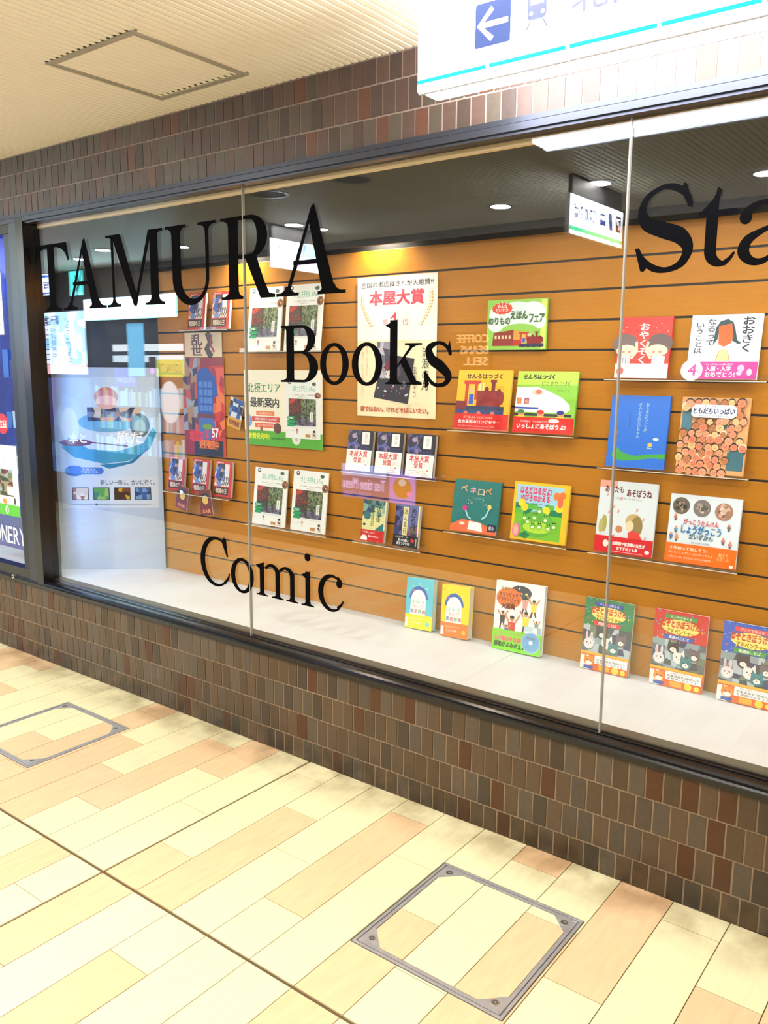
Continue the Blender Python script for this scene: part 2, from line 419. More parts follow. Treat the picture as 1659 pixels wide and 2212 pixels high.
# ---- window frame and panes
win = empty('window_1'); tag(win, kind='structure')
prof = [(-.012, .3815), (-.016, .384), (-.016, .392), (-.021, .395), (-.021, .404), (-.014, .408), (-.012, .415), (-.002, .419), (.022, .421), (.022, .4255), (.088, .427), (.088, .36), (.012, .36), (.012, .3815)]
MB().prism(prof, 'x', -6.5, XR).build('sill', BRONZE, win)
MB().box(-6.5, XR, .038, .089, .4262, .4305).build('inner_sill', BRONZE2, win)
MB().prism([(-.010, 2.166), (-.014, 2.163), (-.014, 2.144), (-.004, 2.142), (-.004, 2.135), (.026, 2.135), (.026, 2.137), (.055, 2.137), (.055, 2.18), (-.010, 2.18)], 'x', -6.5, XR).build('head', mat('head_bronze', (.05, .055, .075), .34, .7), win)
MB().box(-2.60, XR, .056, .075, 2.121, 2.139).build('head_trim', CREAM, win)['label'] = 'thin cream strip inside the window head'
SX = [-2.655, -1.178, .294, 1.77, XR]
for a, b in zip(SX, SX[1:]):
    MB().box(a+.002, b-.002, .028, .036, .420, 2.138).build('pane', GLASS, win)
for s in SX[1:-1]:
    MB().box(s-.0022, s+.0022, .026, .038, .419, 2.135).build('silicone_joint', SILIC, win)
MB().box(-2.664, -2.604, -.016, .085, .40, 2.16).build('mullion', BRONZE, win, bevel=.002)

# ---- inside of the display: slat wall, shelf, ends, valance
YB = .55; ZS = .43; ZL = [1.8537-.1011*k for k in range(-1, 14)]
wb = MB().box(-2.40, XR, YB+.004, YB+.05, ZS-.05, 2.34).build('wall_back', BLACK); tag(wb, kind='structure')
edges = ZL+[ZS-.004]
for a, b in zip(edges, edges[1:]):
    if a-b < .02: continue
    MB().box(-2.40, XR, YB, YB+.03, b+.0036, a-.0036).build('slat', WOOD, wb, bevel=.0015)
sh = MB().box(-6.5, XR, .0885, YB+.002, ZS-.03, ZS).build('display_shelf', SHELF, bevel=.001); tag(sh, 'long pale grey shelf board behind the glass, under the books', 'shelf')
ic = MB().box(-6.5, XR, .06, YB+.05, 2.32, 2.36).build('ceiling_display', BLACK); tag(ic, kind='structure')
va = MB().box(-2.6, XR, .462, .476, 1.957, 2.32).build('trim_1', BLACK); tag(va, kind='structure')
# oblique end panel behind the white board
P0 = Vector((-2.352, .535)); dv = Vector((-.472, -.424)).normalized()
nv = Vector((-dv.y, dv.x))*1.0      # away from the viewer
if nv.y < 0: nv = -nv
q0 = P0+nv*.02; q1 = P0+dv*.62+nv*.02
we = MB().prism([tuple(q0), tuple(q1), tuple(q1+nv*.03), tuple(q0+nv*.03)], 'z', ZS, 2.34).build('wall_end', mat('dark_end_panel', (.030, .032, .034), .5)); tag(we, kind='structure')

# ---- left: lit showcase with a framed glass door
dr = empty('door_1'); tag(dr, kind='structure')
MB().box(-2.735, -2.668, -.012, .05, .40, 2.15).build('stile', mat('satin_aluminium', (.05, .055, .065), .35, .5), dr, bevel=.002)
MB().box(-2.795, -2.739, -.004, .045, .46, 2.12).build('inner_stile', mat('grey_aluminium', (.03, .035, .05), .35, .5), dr, bevel=.002)
MB().box(-6.5, -2.739, -.008, .05, .385, .462).build('bottom_rail', BRONZE, dr, bevel=.003)
MB().box(-6.5, -2.739, -.008, .05, 2.10, 2.15).build('top_rail', BRONZE, dr, bevel=.003)
MB().box(-6.5, -2.797, .024, .030, .455, 2.11).build('pane', GLASS, dr)
lk = MB().cyl((-2.885, -.024, .410), .011, .017, 'y', 20); lk.build('lock', CHROME, dr, bevel=.002)
MB().cyl((-2.885, -.026, .410), .004, .003, 'y', 12).build('keyhole', BLACK, dr)
BLUE = mat('blue_showcase_lining', (.012, .035, .30), .6, noise=.3, scale=12)
ws = MB().box(-6.5, -2.83, .30, .33, ZS, 2.30).build('wall_showcase', BLUE); tag(ws, kind='structure')
area('showcase_lamp', (-3.1, .16, 2.2), .5, 9, (.45, .62, 1.0), (0, 0, 0), .12)

# ---- opposite side of the passage (seen only in the glass)
wo = MB().box(XL, XR, YW-.06, YW, 0, ZC).build('wall_opposite', mat('opposite_wall', (.07, .06, .05), .6, noise=.2, scale=3)); tag(wo, kind='structure')

ww = MB().box(XL, -6.5, .0, .12, .38, 2.17).build('wall_left', GROUT); tag(ww, kind='structure')

# ================================================================ LETTERING ON THE GLASS
class Gl:
    def __init__(s): s.p = []
    def q(s, *pts): s.p.append([tuple(p) for p in pts]); return s
    def bar(s, x0, x1, z0, z1): return s.q((x0, z0), (x1, z0), (x1, z1), (x0, z1))
    def foot(s, x0, x1, z, sx0, sx1, d=1, t=.011, b=.022):
        """slab with brackets; d=1 foot at the bottom, -1 at the top"""
        s.bar(x0, x1, min(z, z+d*t), max(z, z+d*t))
        k = (sx0-x0)*.55; j = (x1-sx1)*.55
        return s.q((sx0-k, z+d*t), (sx1+j, z+d*t), (sx1+j*.2, z+d*(t+b*.45)), (sx1, z+d*(t+b)), (sx0, z+d*(t+b)), (sx0-k*.2, z+d*(t+b*.45)))
    def arc(s, co, ro, ci, ri, a0, a1, n=24):
        for i in range(n):
            a, b = R(a0+(a1-a0)*i/n), R(a0+(a1-a0)*(i+1)/n)
            f = lambda c, r, t: (c[0]+r[0]*math.cos(t), c[1]+r[1]*math.sin(t))
            s.q(f(co, ro, a), f(co, ro, b), f(ci, ri, b), f(ci, ri, a))
        return s
    def oval(s, c, r, n=20): s.p.append([(c[0]+r[0]*math.cos(2*math.pi*i/n), c[1]+r[1]*math.sin(2*math.pi*i/n)) for i in range(n)]); return s
    def stroke(s, pts, n=10):
        """pts: (x, z, width) knots joined by a smooth curve"""
        P = [pts[0]]+list(pts)+[pts[-1]]; C = []
        for i in range(1, len(P)-2):
            for k in range(n):
                t = k/n; C.append([.5*((2*P[i][j])+(-P[i-1][j]+P[i+1][j])*t+(2*P[i-1][j]-5*P[i][j]+4*P[i+1][j]-P[i+2][j])*t*t+(-P[i-1][j]+3*P[i][j]-3*P[i+1][j]+P[i+2][j])*t**3) for j in range(3)])
        C.append(list(P[-1])); L = []
        for i, c in enumerate(C):
            a = C[max(i-1, 0)]; b = C[min(i+1, len(C)-1)]; dx, dz = b[0]-a[0], b[1]-a[1]; h = math.hypot(dx, dz) or 1
            L.append(((c[0]-dz/h*c[2]/2, c[1]+dx/h*c[2]/2), (c[0]+dz/h*c[2]/2, c[1]-dx/h*c[2]/2)))
        for a, b in zip(L, L[1:]): s.q(a[0], b[0], b[1], a[1])
        return s
    def build(s, parent):
        V = []; F = []
        for k, p in enumerate(s.p):
            n = len(V); V += [(x, .0272-k*1e-6, z) for x, z in p]
            if len(p) > 4: F += [tuple(n+i for i in t) for t in tessellate_polygon([[Vector((a[0], a[1], 0)) for a in p]])]
            else: F.append(tuple(range(n, n+len(p))))
        me = bpy.data.meshes.new('letter'); me.from_pydata(V, [], F); me.materials.append(VINYL)
        return link('letter', me, parent)

def word(label): return tag(empty('window_lettering'), label, 'lettering', 'black serif words on the shop window')
def glyph_A(xl, zb=1.735, zt=2.041):
    # xl: left end of left foot; overall width .328
    g = Gl(); ax = xl+.183
    g.q((ax-.012, zt-.012), (ax+.002, zt), (xl+.281, zb+.012), (xl+.221, zb+.012), (ax-.022, zt-.06))
    g.q((ax-.012, zt-.012), (ax-.018, zt-.06), (xl+.067, zb+.012), (xl+.047, zb+.012))
    g.bar(xl+.085, xl+.225, zb+.105, zb+.120)
    g.foot(xl, xl+.111, zb, xl+.047, xl+.068, 1); g.foot(xl+.200, xl+.328, zb, xl+.223, xl+.279, 1)
    return g
wd = word('large black serif word TAMURA along the top of the window')
zb, zt = 1.735, 2.033
g = Gl(); g.bar(-2.478, -2.424, zb, zt).foot(-2.52, -2.382, zb, -2.478, -2.424)
g.bar(-2.576, -2.322, zt-.016, zt)
g.q((-2.576, zt), (-2.590, 1.955), (-2.578, 1.953), (-2.566, 1.985), (-2.54, 2.006), (-2.50, 2.017), (-2.50, zt))
g.q((-2.322, zt), (-2.304, 1.955), (-2.316, 1.953), (-2.332, 1.985), (-2.36, 2.006), (-2.40, 2.017), (-2.40, zt)); g.build(wd)
glyph_A(-2.366).build(wd)
g = Gl(); g.foot(-2.026, -1.955, zt, -1.99, -1.97, -1, .010, .006).foot(-1.735, -1.643, zt, -1.728, -1.676, -1, .010, .012)
g.bar(-1.990, -1.972, zb, zt).foot(-2.03, -1.935, zb, -1.990, -1.972).bar(-1.728, -1.676, zb, zt).foot(-1.765, -1.640, zb, -1.728, -1.676)
g.q((-1.985, zt), (-1.925, zt), (-1.815, zb+.03), (-1.845, zb)).q((-1.845, zb), (-1.826, zb+.0), (-1.712, zt), (-1.735, zt)); g.build(wd)
g = Gl(); g.foot(-1.626, -1.499, zt, -1.588, -1.534, -1).foot(-1.429, -1.326, zt, -1.388, -1.368, -1)
g.bar(-1.588, -1.534, 1.83, zt).bar(-1.388, -1.368, 1.83, zt).arc((-1.478, 1.83), (.110, .106), (-1.461, 1.83), (.073, .082), 180, 360); g.build(wd)
g = Gl(); g.bar(-1.258, -1.205, zb, zt).foot(-1.300, -1.176, zb, -1.258, -1.205).foot(-1.300, -1.20, zt, -1.258, -1.205, -1)
g.bar(-1.21, -1.140, zt-.014, zt).bar(-1.21, -1.140, 1.881, 1.895).arc((-1.140, 1.957), (.088, .076), (-1.143, 1.957), (.038, .062), -90, 90)
g.q((-1.175, 1.893), (-1.112, 1.893), (-1.072, 1.80), (-1.045, 1.752), (-1.016, 1.747), (-1.016, zb), (-1.09, zb)); g.build(wd)
glyph_A(-1.010).build(wd)

wd = word('black serif word Books over the award poster')
zb, zt = 1.431, 1.632
g = Gl(); g.bar(-.963, -.925, zb, zt).foot(-.992, -.92, zb, -.963, -.925, 1, .007, .012).foot(-.990, -.92, zt, -.963, -.925, -1, .007, .012)
g.bar(-.93, -.885, zt-.009, zt).bar(-.93, -.885, 1.533, 1.541).bar(-.93, -.88, zb, zb+.009)
g.arc((-.885, 1.583), (.063, .049), (-.887, 1.583), (.028, .041), -90, 90).arc((-.882, 1.485), (.073, .054), (-.884, 1.485), (.033, .046), -90, 90); g.build(wd)
for cx in (-.7345, -.5895):
    Gl().arc((cx, 1.4965), (.066, .0725), (cx, 1.4965), (.037, .0605), 0, 360, 40).build(wd)
g = Gl(); g.bar(-.493, -.462, zb, 1.638).foot(-.512, -.440, zb, -.493, -.462, 1, .006, .012).q((-.513, 1.622), (-.462, 1.640), (-.462, 1.618), (-.493, 1.612))
g.q((-.465, 1.49), (-.465, 1.482), (-.395, 1.556), (-.410, 1.556)).foot(-.432, -.364, 1.564, -.412, -.392, -1, .006, .006)
g.q((-.452, 1.505), (-.432, 1.525), (-.385, 1.445), (-.363, 1.439), (-.363, zb), (-.405, zb)).bar(-.425, -.363, zb, zb+.006); g.build(wd)
g = Gl(); g.stroke([(-.258, 1.532, .006), (-.275, 1.556, .012), (-.305, 1.563, .012), (-.336, 1.546, .024), (-.326, 1.513, .032), (-.292, 1.491, .034), (-.262, 1.462, .026), (-.272, 1.438, .016), (-.300, 1.431, .012), (-.326, 1.440, .012), (-.348, 1.470, .006)])
g.q((-.258, 1.571), (-.268, 1.550), (-.262, 1.526), (-.252, 1.523), (-.250, 1.530)).q((-.356, 1.474), (-.350, 1.420), (-.344, 1.424), (-.334, 1.434), (-.345, 1.472)); g.build(wd)

wd = word('black serif word Comic low on the window above the shelf')
zb = .603
g = Gl(); g.arc((-1.375, .700), (.094, .104), (-1.366, .700), (.074, .092), 62, 312, 36)
g.stroke([(-1.335, .796, .012), (-1.315, .770, .014), (-1.305, .735, .007)]).q((-1.324, .808), (-1.31, .80), (-1.300, .728), (-1.308, .728), (-1.335, .780)).stroke([(-1.325, .617, .014), (-1.303, .640, .011), (-1.294, .662, .006)]); g.build(wd)
Gl().arc((-1.2205, .665), (.066, .072), (-1.2205, .665), (.040, .0595), 0, 360, 40).build(wd)
g = Gl()
for a in (-1.121, -1.036, -.959):
    g.bar(a, a+.024, zb, .715).foot(a-.020, a+.043, zb, a, a+.024, 1, .006, .010)
g.q((-1.143, .722), (-1.097, .738), (-1.097, .70), (-1.121, .708))
g.arc((-1.055, .700), (.043, .037), (-1.060, .700), (.024, .024), 0, 155, 14).arc((-.978, .700), (.043, .037), (-.983, .700), (.024, .024), 0, 155, 14); g.build(wd)
g = Gl(); g.bar(-.880, -.855, zb, .735).foot(-.900, -.836, zb, -.880, -.855, 1, .006, .010).q((-.900, .722), (-.855, .738), (-.855, .70), (-.880, .708)).oval((-.868, .790), (.015, .015)); g.build(wd)
g = Gl(); g.arc((-.752, .673), (.064, .070), (-.744, .673), (.046, .059), 55, 312, 32).oval((-.714, .712), (.014, .015)).stroke([(-.722, .737, .008), (-.708, .725, .010), (-.704, .712, .010)]).stroke([(-.722, .620, .012), (-.704, .636, .010), (-.694, .652, .005)]); g.build(wd)

wd = word('large black serif word starting with Sta, right of the second glass joint')
g = Gl(); g.stroke([(.466, 1.900, .008), (.452, 1.925, .016), (.425, 1.945, .018), (.390, 1.950, .012), (.350, 1.928, .016), (.338, 1.893, .024), (.352, 1.862, .034), (.395, 1.843, .040), (.440, 1.825, .040), (.462, 1.793, .028), (.448, 1.757, .020), (.412, 1.742, .014), (.375, 1.748, .018), (.345, 1.772, .014), (.328, 1.800, .010)])
g.q((.442, 1.956), (.436, 1.935), (.458, 1.895), (.470, 1.893), (.468, 1.900), (.450, 1.953)).q((.322, 1.802), (.340, 1.742), (.349, 1.740), (.360, 1.752), (.335, 1.800)); g.build(wd)
g = Gl(); g.bar(.504, .5335, 1.782, 1.878).stroke([(.5335, 1.930, .009), (.524, 1.902, .016), (.502, 1.880, .014), (.485, 1.872, .004)]).bar(.485, .577, 1.868, 1.880).q((.5335, 1.934), (.5335, 1.868), (.504, 1.868), (.518, 1.888), (.527, 1.932))
g.arc((.5420, 1.782), (.038, .041), (.5560, 1.782), (.0225, .027), 180, 290, 14).stroke([(.553, 1.748, .014), (.568, 1.760, .010), (.578, 1.775, .006)]); g.build(wd)
g = Gl(); g.oval((.600, 1.855), (.015, .017)).stroke([(.594, 1.862, .016), (.615, 1.880, .014), (.648, 1.886, .014), (.676, 1.868, .026), (.682, 1.830, .030), (.682, 1.790, .030), (.684, 1.765, .026), (.700, 1.750, .014), (.720, 1.760, .006)])
g.stroke([(.680, 1.835, .010), (.640, 1.820, .014), (.608, 1.800, .024), (.600, 1.772, .028), (.620, 1.750, .020), (.650, 1.750, .014), (.680, 1.775, .008)]); g.build(wd)
# the rest of the word runs on past the picture
g = Gl(); g.bar(.752, .782, 1.782, 1.930).bar(.728, .822, 1.868, 1.880).arc((.790, 1.782), (.038, .041), (.804, 1.782), (.0225, .027), 180, 290, 14); g.build(wd)

# ================================================================ BOOKS
def cover_box(w, h, t, col, spine=None):
    """hard cover: front board, spine on the left, back board"""
    mb = MB(); b = .0016
    mb.box(-w/2, w/2, -t, -t+b, 0, h, 0).box(-w/2, w/2, -b, 0, 0, h, 0).box(-w/2, -w/2+b, -t+b, -b, 0, h, 1)
    return mb
def book(name, label, group, xc, w, h, t, art, col, yf=None, z=None, roll=0, tilt=None, yaw=0, band=None, spine=None, cat='book', soft=False):
    """stands on z, front foot at yf, leans back to the slat wall"""
    yf = .500 if yf is None else yf
    yb = yf+t
    if tilt is None: tilt = math.asin(min(.9, max(0, (YB-.001-yb)/h)))
    e = empty(name, (xc, yb, z+.0006), (-tilt, R(roll), R(yaw))); tag(e, label, cat, group)
    cover_box(w, h, t, col).build('cover', [solid(col), solid(spine or col)], e)
    i = .0005 if soft else .0025
    MB().box(-w/2+.0016, w/2-i, -t+.0016, -.0016, i, h-i).build('page_block', PAGES, e)
    a = Art(w, h); art(a); a.build('cover_print', e, -t-.00012)
    if band:
        hb, bc, bart = band
        MB().box(-w/2-.0004, w/2+.0004, -t-.0034, -t-.0030, .0005, hb*h).build('paper_band', solid(bc), e)
        a = Art(w, hb*h); bart(a); a.build('band_print', e, -t-.0036)
    return e
RED = (214, 30, 28); WHT = (250, 250, 248); BLK = (20, 18, 20); GRN = (70, 160, 60)
SKIN = (236, 150, 112)

# --- Hokusetsu area guide
def life(a, seed=1):
    a.rect(0, 0, 1, 1, (240, 242, 238))
    a.text('北摂Life', .20, .80, .86, .90, (110, 190, 165))
    a.text('まちの暮らしを楽しむ 地域情報の本', .22, .735, .88, .755, (90, 90, 90)).text('北摂エリア', .38, .70, .62, .72, (120, 120, 120))
    a.disc(.13, .95, .05, (70, 75, 70)).disc(.13, .955, .025, (235, 235, 230)).oval(.83, .93, .06, .03, (80, 100, 90))
    a.disc(.93, .74, .09, (150, 95, 60)).specks(.87, .71, .99, .77, 8, .02, [(220, 180, 130), (90, 50, 40)], 3)
    a.grid(.10, .22, .88, .68, 12, 14, [(52, 58, 44), (70, 62, 46), (58, 70, 42), (70, 62, 58), (44, 40, 42), (84, 70, 60)], seed)
    a.grid(.10, .42, .46, .68, 10, 9, [(110, 48, 36), (88, 44, 36), (140, 62, 44), (70, 44, 38), (96, 70, 52)], seed+1, .4).grid(.46, .34, .88, .68, 14, 13, [(96, 116, 60), (60, 78, 44), (120, 134, 84), (44, 56, 38), (78, 96, 56), (140, 146, 110)], seed+2, .4)
    a.poly([(.10, .64), (.20, .68), (.32, .68), (.26, .62), (.14, .58)], (190, 62, 34)).grid(.30, .22, .86, .34, 10, 4, [(104, 98, 120), (84, 78, 90), (120, 116, 140), (70, 64, 66)], seed+3, .4)
    a.line([(.42, .68), (.42, .22)], .02, (60, 40, 34)).line([(.62, .68), (.62, .22)], .015, (50, 44, 36)).line([(.12, .48), (.60, .47)], .015, (150, 60, 46))
    a.rect(.72, .30, .81, .46, (238, 238, 232)).vtext('北摂案内', .745, .31, .785, .45, (50, 50, 50))
    for k in range(3): a.rect(.06, .20+k*.062, .27+.02*(k % 2), .25+k*.062, (24, 160, 92))
    a.text('特集', .09, .33, .22, .365, WHT)
    a.rect(.04, .19, .9, .20, (225, 225, 220)).text('散歩・ランチ・手みやげ', .04, .12, .28, .135, (120, 140, 120))
    a.oval(.34, .145, .022, .02, (200, 50, 60)).line([(.34, .13), (.34, .08)], .012, (120, 60, 50))
    a.rect(.58, .03, .72, .08, (198, 140, 80)).oval(.83, .13, .035, .022, (40, 34, 34)).poly([(.78, .11), (.88, .11), (.90, .02), (.77, .02)], (220, 210, 196)).line([(.80, .09), (.86, .05)], .03, (60, 50, 50))
L1 = [('life_a', -1.577, .210, .282, 1.5560, 'guide magazine with a wooded photo cover, upper tier, beside the glass joint', 1), ('life_b', -1.341, .214, .284, 1.5555, 'guide magazine with a wooded photo cover, upper tier, nearer the award poster', 2),
      ('life_d', -1.562, .212, .266, .7570, 'guide magazine with a wooded photo cover, low tier above the word Comic, left one', 3), ('life_e', -1.316, .208, .272, .7570, 'guide magazine with a wooded photo cover, low tier above the word Comic, right one', 4)]
for nm, xc, w_, h_, z_, lb, sd in L1:
    book('guide_magazine', lb, 'pale guide magazines on clear ledges', xc, w_, h_, .006, lambda a, sd=sd: life(a, 5), (236, 238, 234), yf=.512, z=z_, soft=True, cat='magazine')

# --- award winners (dark cover with white award band)
def aw(a):
    a.rect(0, 0, 1, 1, (22, 22, 34)); a.grid(0, .45, .5, 1, 5, 6, [(60, 64, 130), (34, 34, 60), (90, 90, 150), (28, 26, 40), (130, 110, 150), (44, 40, 70)], 11, .35)
    a.oval(.20, .80, .22, .16, (44, 42, 74)).oval(.24, .86, .10, .06, (170, 150, 180)).line([(.30, .95), (.36, .78), (.26, .66), (.40, .55)], .05, (130, 120, 165)).line([(.05, .62), (.3, .7), (.55, .58)], .07, (84, 92, 170))
    a.rect(.5, .5, .9, .62, (40, 42, 90)); a.rect(.56, .66, .86, .96, (236, 236, 240)).vtext('流浪の月', .66, .70, .78, .93, (150, 150, 160))
    a.oval(.5, .50, .05, .03, (220, 220, 210))
def awb(a):
    a.rect(0, 0, 1, 1, (248, 248, 244)); a.text('本屋大賞', .12, .66, .84, .95, (208, 44, 62), .03); a.text('受賞', .30, .38, .62, .64, (208, 44, 62), .03)
    for k in range(4): a.line([(.70+k*.06, .58), (.70+k*.06, .40)], .008, (120, 120, 120))
    a.text('全国の書店員が選んだ いちばん売りたい本', .08, .24, .8, .30, (110, 120, 120)).text('もう一度、心を震わせる物語', .08, .14, .78, .20, (190, 90, 90)).text('世界中が共感した傑作長編小説', .08, .05, .85, .10, (110, 110, 110)).rect(.78, .25, .84, .33, (200, 130, 60))
for xc, lb in ((-1.018, 'dark blue novel with white award band, first of three beside the area sheet'), (-.862, 'dark blue novel with white award band, middle of the three under the award poster'), (-.706, 'dark blue novel with white award band, last of three, nearest the yellow train book')):
    book('award_novel', lb, 'award novels in a row under the poster', xc, .132, .170, .020, aw, (20, 20, 30), yf=.506, z=1.0545, band=(.52, (246, 246, 242), awb))

# --- two paperbacks
def pb1(a):
    a.rect(0, 0, 1, 1, (226, 226, 160)); a.grid(0, .62, 1, 1, 6, 4, [(140, 180, 160), (60, 90, 90), (200, 214, 160), (90, 140, 130), (40, 70, 110)], 21)
    a.oval(.2, .62, .16, .1, (52, 120, 124)).oval(.10, .40, .06, .03, (60, 60, 50)).poly([(.55, .28), (.8, .42), (1, .5), (1, .28)], (44, 124, 130))
    a.vtext('大江戸定年', .60, .48, .78, .95, BLK, .02).vtext('人情時記', .38, .38, .50, .90, (70, 90, 40), .01).rect(.94, .3, 1, 1, (236, 230, 190))
def pb1b(a): a.rect(0, 0, 1, 1, (206, 26, 28)).text('この裏に、なんと', .08, .70, .62, .88, WHT).text('隠された心', .34, .38, .78, .56, WHT, .02).oval(.16, .25, .14, .28, WHT, a0=0, a1=180).rect(.02, .1, .30, .25, WHT)
def pb2(a):
    a.rect(0, 0, 1, 1, (112, 118, 176)); a.grid(0, .25, .3, .95, 3, 6, [(60, 64, 110), (96, 100, 160), (40, 44, 80)], 31); a.poly([(.45, .3), (1, .62), (1, .2), (.5, .2)], (70, 80, 110)).grid(.6, .2, .95, .5, 4, 4, [(150, 80, 120), (90, 100, 60), (60, 60, 90)], 32)
    a.rect(.33, .26, .53, .95, (240, 234, 170)).vtext('浪人奉行', .36, .30, .50, .92, (90, 80, 40), .01).vtext('あばれ浪', .66, .48, .86, .93, BLK, .02).rect(.94, .25, 1, 1, (236, 230, 150))
def pb2b(a): a.rect(0, 0, 1, 1, (24, 22, 24)).text('この泣ける一冊!', .08, .78, .6, .92, WHT).text('若さの闘い\n息もつかせぬ!', .16, .18, .70, .70, WHT, .02).disc(.80, .62, .07, (220, 40, 40)).rect(.92, .2, .97, .85, (150, 190, 150))
book('paperback', 'small green and cream paperback with red band below the award novels', 'small paperbacks on the lowest ledge', -.945, .122, .176, .014, pb1, (226, 226, 160), yf=.510, z=.7590, band=(.28, RED, pb1b), soft=True)
book('paperback', 'small violet paperback with black band below the award novels', 'small paperbacks on the lowest ledge', -.773, .122, .174, .016, pb2, (112, 118, 176), yf=.510, z=.7590, band=(.28, BLK, pb2b), soft=True)

# --- vehicle picture book fair
def steam(a, u, v, s, c1=(146, 30, 34), c2=(120, 24, 30)):
    r = lambda x0, y0, x1, y1, c: a.rect(u+x0*s, v+y0*s, u+x1*s, v+y1*s, c)
    r(.0, .0, 1.0, .16, (40, 60, 100)); r(.32, .16, .9, .50, c1); r(.02, .16, .10, .66, (196, 60, 40)); r(.26, .30, .32, .66, (196, 60, 40)); r(-.02, .64, .40, .72, (206, 54, 40)); r(.10, .16, .26, .62, (244, 190, 60))
    a.oval(u+.18*s, v+.50*s, .05*s, .06*s, (240, 180, 140)); r(.13, .20, .24, .42, (50, 90, 200)); r(.36, .50, .41, .66, (240, 230, 180)); r(.44, .50, .48, .66, (240, 230, 180))
    r(.66, .48, .75, .70, c2); r(.63, .68, .78, .74, c2); a.oval(u+.55*s, v+.53*s, .05*s, .06*s, c2); a.oval(u+.85*s, v+.46*s, .06*s, .08*s, c2); a.oval(u+.93*s, v+.34*s, .05*s, .14*s, c1)
    for k in range(4): a.oval(u+(.14+.24*k)*s, v+.04*s, .06*s, .07*s, (60, 40, 60))
def fair(a):
    a.rect(0, 0, 1, 1, (150, 208, 84)); a.rect(.90, .02, .985, .98, (214, 232, 110))
    for u, v, ru, rv in ((.25, .70, .22, .25), (.5, .78, .25, .18), (.75, .75, .22, .2), (.15, .5, .13, .14), (.45, .58, .3, .18), (.85, .55, .13, .14)): a.oval(u, v, ru, rv, (226, 240, 244))
    a.oval(.55, .40, .3, .12, (150, 208, 84))
    for k in range(14): t = k*2*math.pi/14; a.oval(.25+.14*math.cos(t), .83+.09*math.sin(t), .035, .03, (226, 74, 40))
    a.oval(.25, .83, .15, .10, (226, 74, 40)); a.text('みんな\nだいすき!', .14, .76, .37, .91, WHT, .02)
    a.text('のりもの', .03, .51, .39, .65, (64, 110, 40), .07).text('えほん', .40, .61, .68, .77, (64, 110, 40), .07).text('フェア', .71, .54, .95, .70, (64, 110, 40), .07)
    a.poly([(.10, .08), (.47, .08), (.47, .40), (.12, .34)], (148, 44, 40))
    for k in range(5): a.rect(.14+k*.06, .22, .175+k*.06, .29, (232, 200, 160))
    a.rect(.46, .20, .60, .38, (216, 160, 60)); a.rect(.46, .08, .60, .20, (196, 40, 44)); steam(a, .56, .06, .40)
book('fair_board', 'green vehicle picture book fair panel with a red steam train, above the train books', None, -.303, .243, .178, .006, fair, (150, 208, 84), yf=.530, z=1.552, tilt=.02, cat='panel')
def yt(a): a.rect(0, 0, 1, 1, (250, 190, 20)).text('せんろはつづく', .16, .86, .82, .94, (60, 30, 20), .06).text('竹下文子 文\n鈴木まもる 絵', .70, .68, .88, .74, (130, 90, 20)); steam(a, .14, .28, .76); a.rect(0, .28, .2, .48, (130, 40, 44)); a.rect(0, .27, .9, .34, (50, 74, 130)); [a.oval(.2+.25*k, .27, .04, .045, (230, 120, 90)) for k in range(3)]
def ytb(a): a.rect(0, 0, 1, 1, (226, 34, 28)).text('親子で楽しめる、大人気のりもの絵本', .18, .70, .72, .86, (255, 214, 180)).text('金の童話のロングセラー', .08, .40, .86, .62, WHT, .03).text('つぎつぎとつながる せんろの たのしさいっぱい', .08, .18, .78, .28, (255, 220, 210)).rect(0, 0, 1, .08, (236, 110, 110))
book('picture_book', 'yellow picture book with a red steam engine and red band', 'train picture books on a clear ledge', -.430, .232, .224, .010, yt, (250, 190, 20), z=1.2550, yf=.506, band=(.27, (226, 34, 28), ytb))
def gt(a):
    a.rect(0, 0, 1, 1, (140, 206, 60)).rect(.0, .78, 1, 1, (190, 224, 80)).text('せんろはつづく', .10, .87, .62, .95, (24, 40, 20), .06).text('どこまでつづく', .42, .77, .88, .84, (40, 120, 50), .02).text('鈴木まもる 文・絵', .68, .68, .88, .71, (60, 90, 40))
    a.poly([(0, .34), (0, .74), (.35, .75), (.55, .68), (.78, .58), (.90, .47), (.92, .40), (.86, .34)], (252, 252, 252)).rect(0, .39, .40, .42, (40, 70, 190)).oval(.36, .66, .09, .05, (236, 200, 190)).oval(.38, .67, .05, .035, (226, 120, 90))
    for k, c in enumerate(((236, 130, 60), (170, 90, 120))): a.rect(.02+.13*k, .47, .10+.13*k, .57, c).oval(.06+.13*k, .51, .03, .035, SKIN)
    a.rect(0, .28, .95, .32, (44, 50, 56))
    for k, c in enumerate(((70, 130, 80), (214, 40, 44), (40, 60, 150))): a.oval(.12+.33*k, .31, .055, .055, SKIN).oval(.11+.33*k, .345, .06, .035, c).rect(.06+.33*k, .24, .18+.33*k, .28, (240, 220, 60))
def gtb(a): a.rect(0, 0, 1, 1, (230, 34, 26)).text('大人気絵本「せんろはつづく」', .12, .66, .60, .80, WHT).oval(.68, .80, .09, .12, WHT).text('第2弾!', .62, .76, .74, .84, (220, 40, 40)).text('いっしょにあそぼうよ!', .07, .28, .88, .58, WHT, .05)
book('picture_book', 'green picture book with a white bullet train and red band', 'train picture books on a clear ledge', -.173, .236, .222, .010, gt, (140, 206, 60), z=1.2550, yf=.506, band=(.26, (230, 34, 26), gtb), spine=(230, 235, 225))

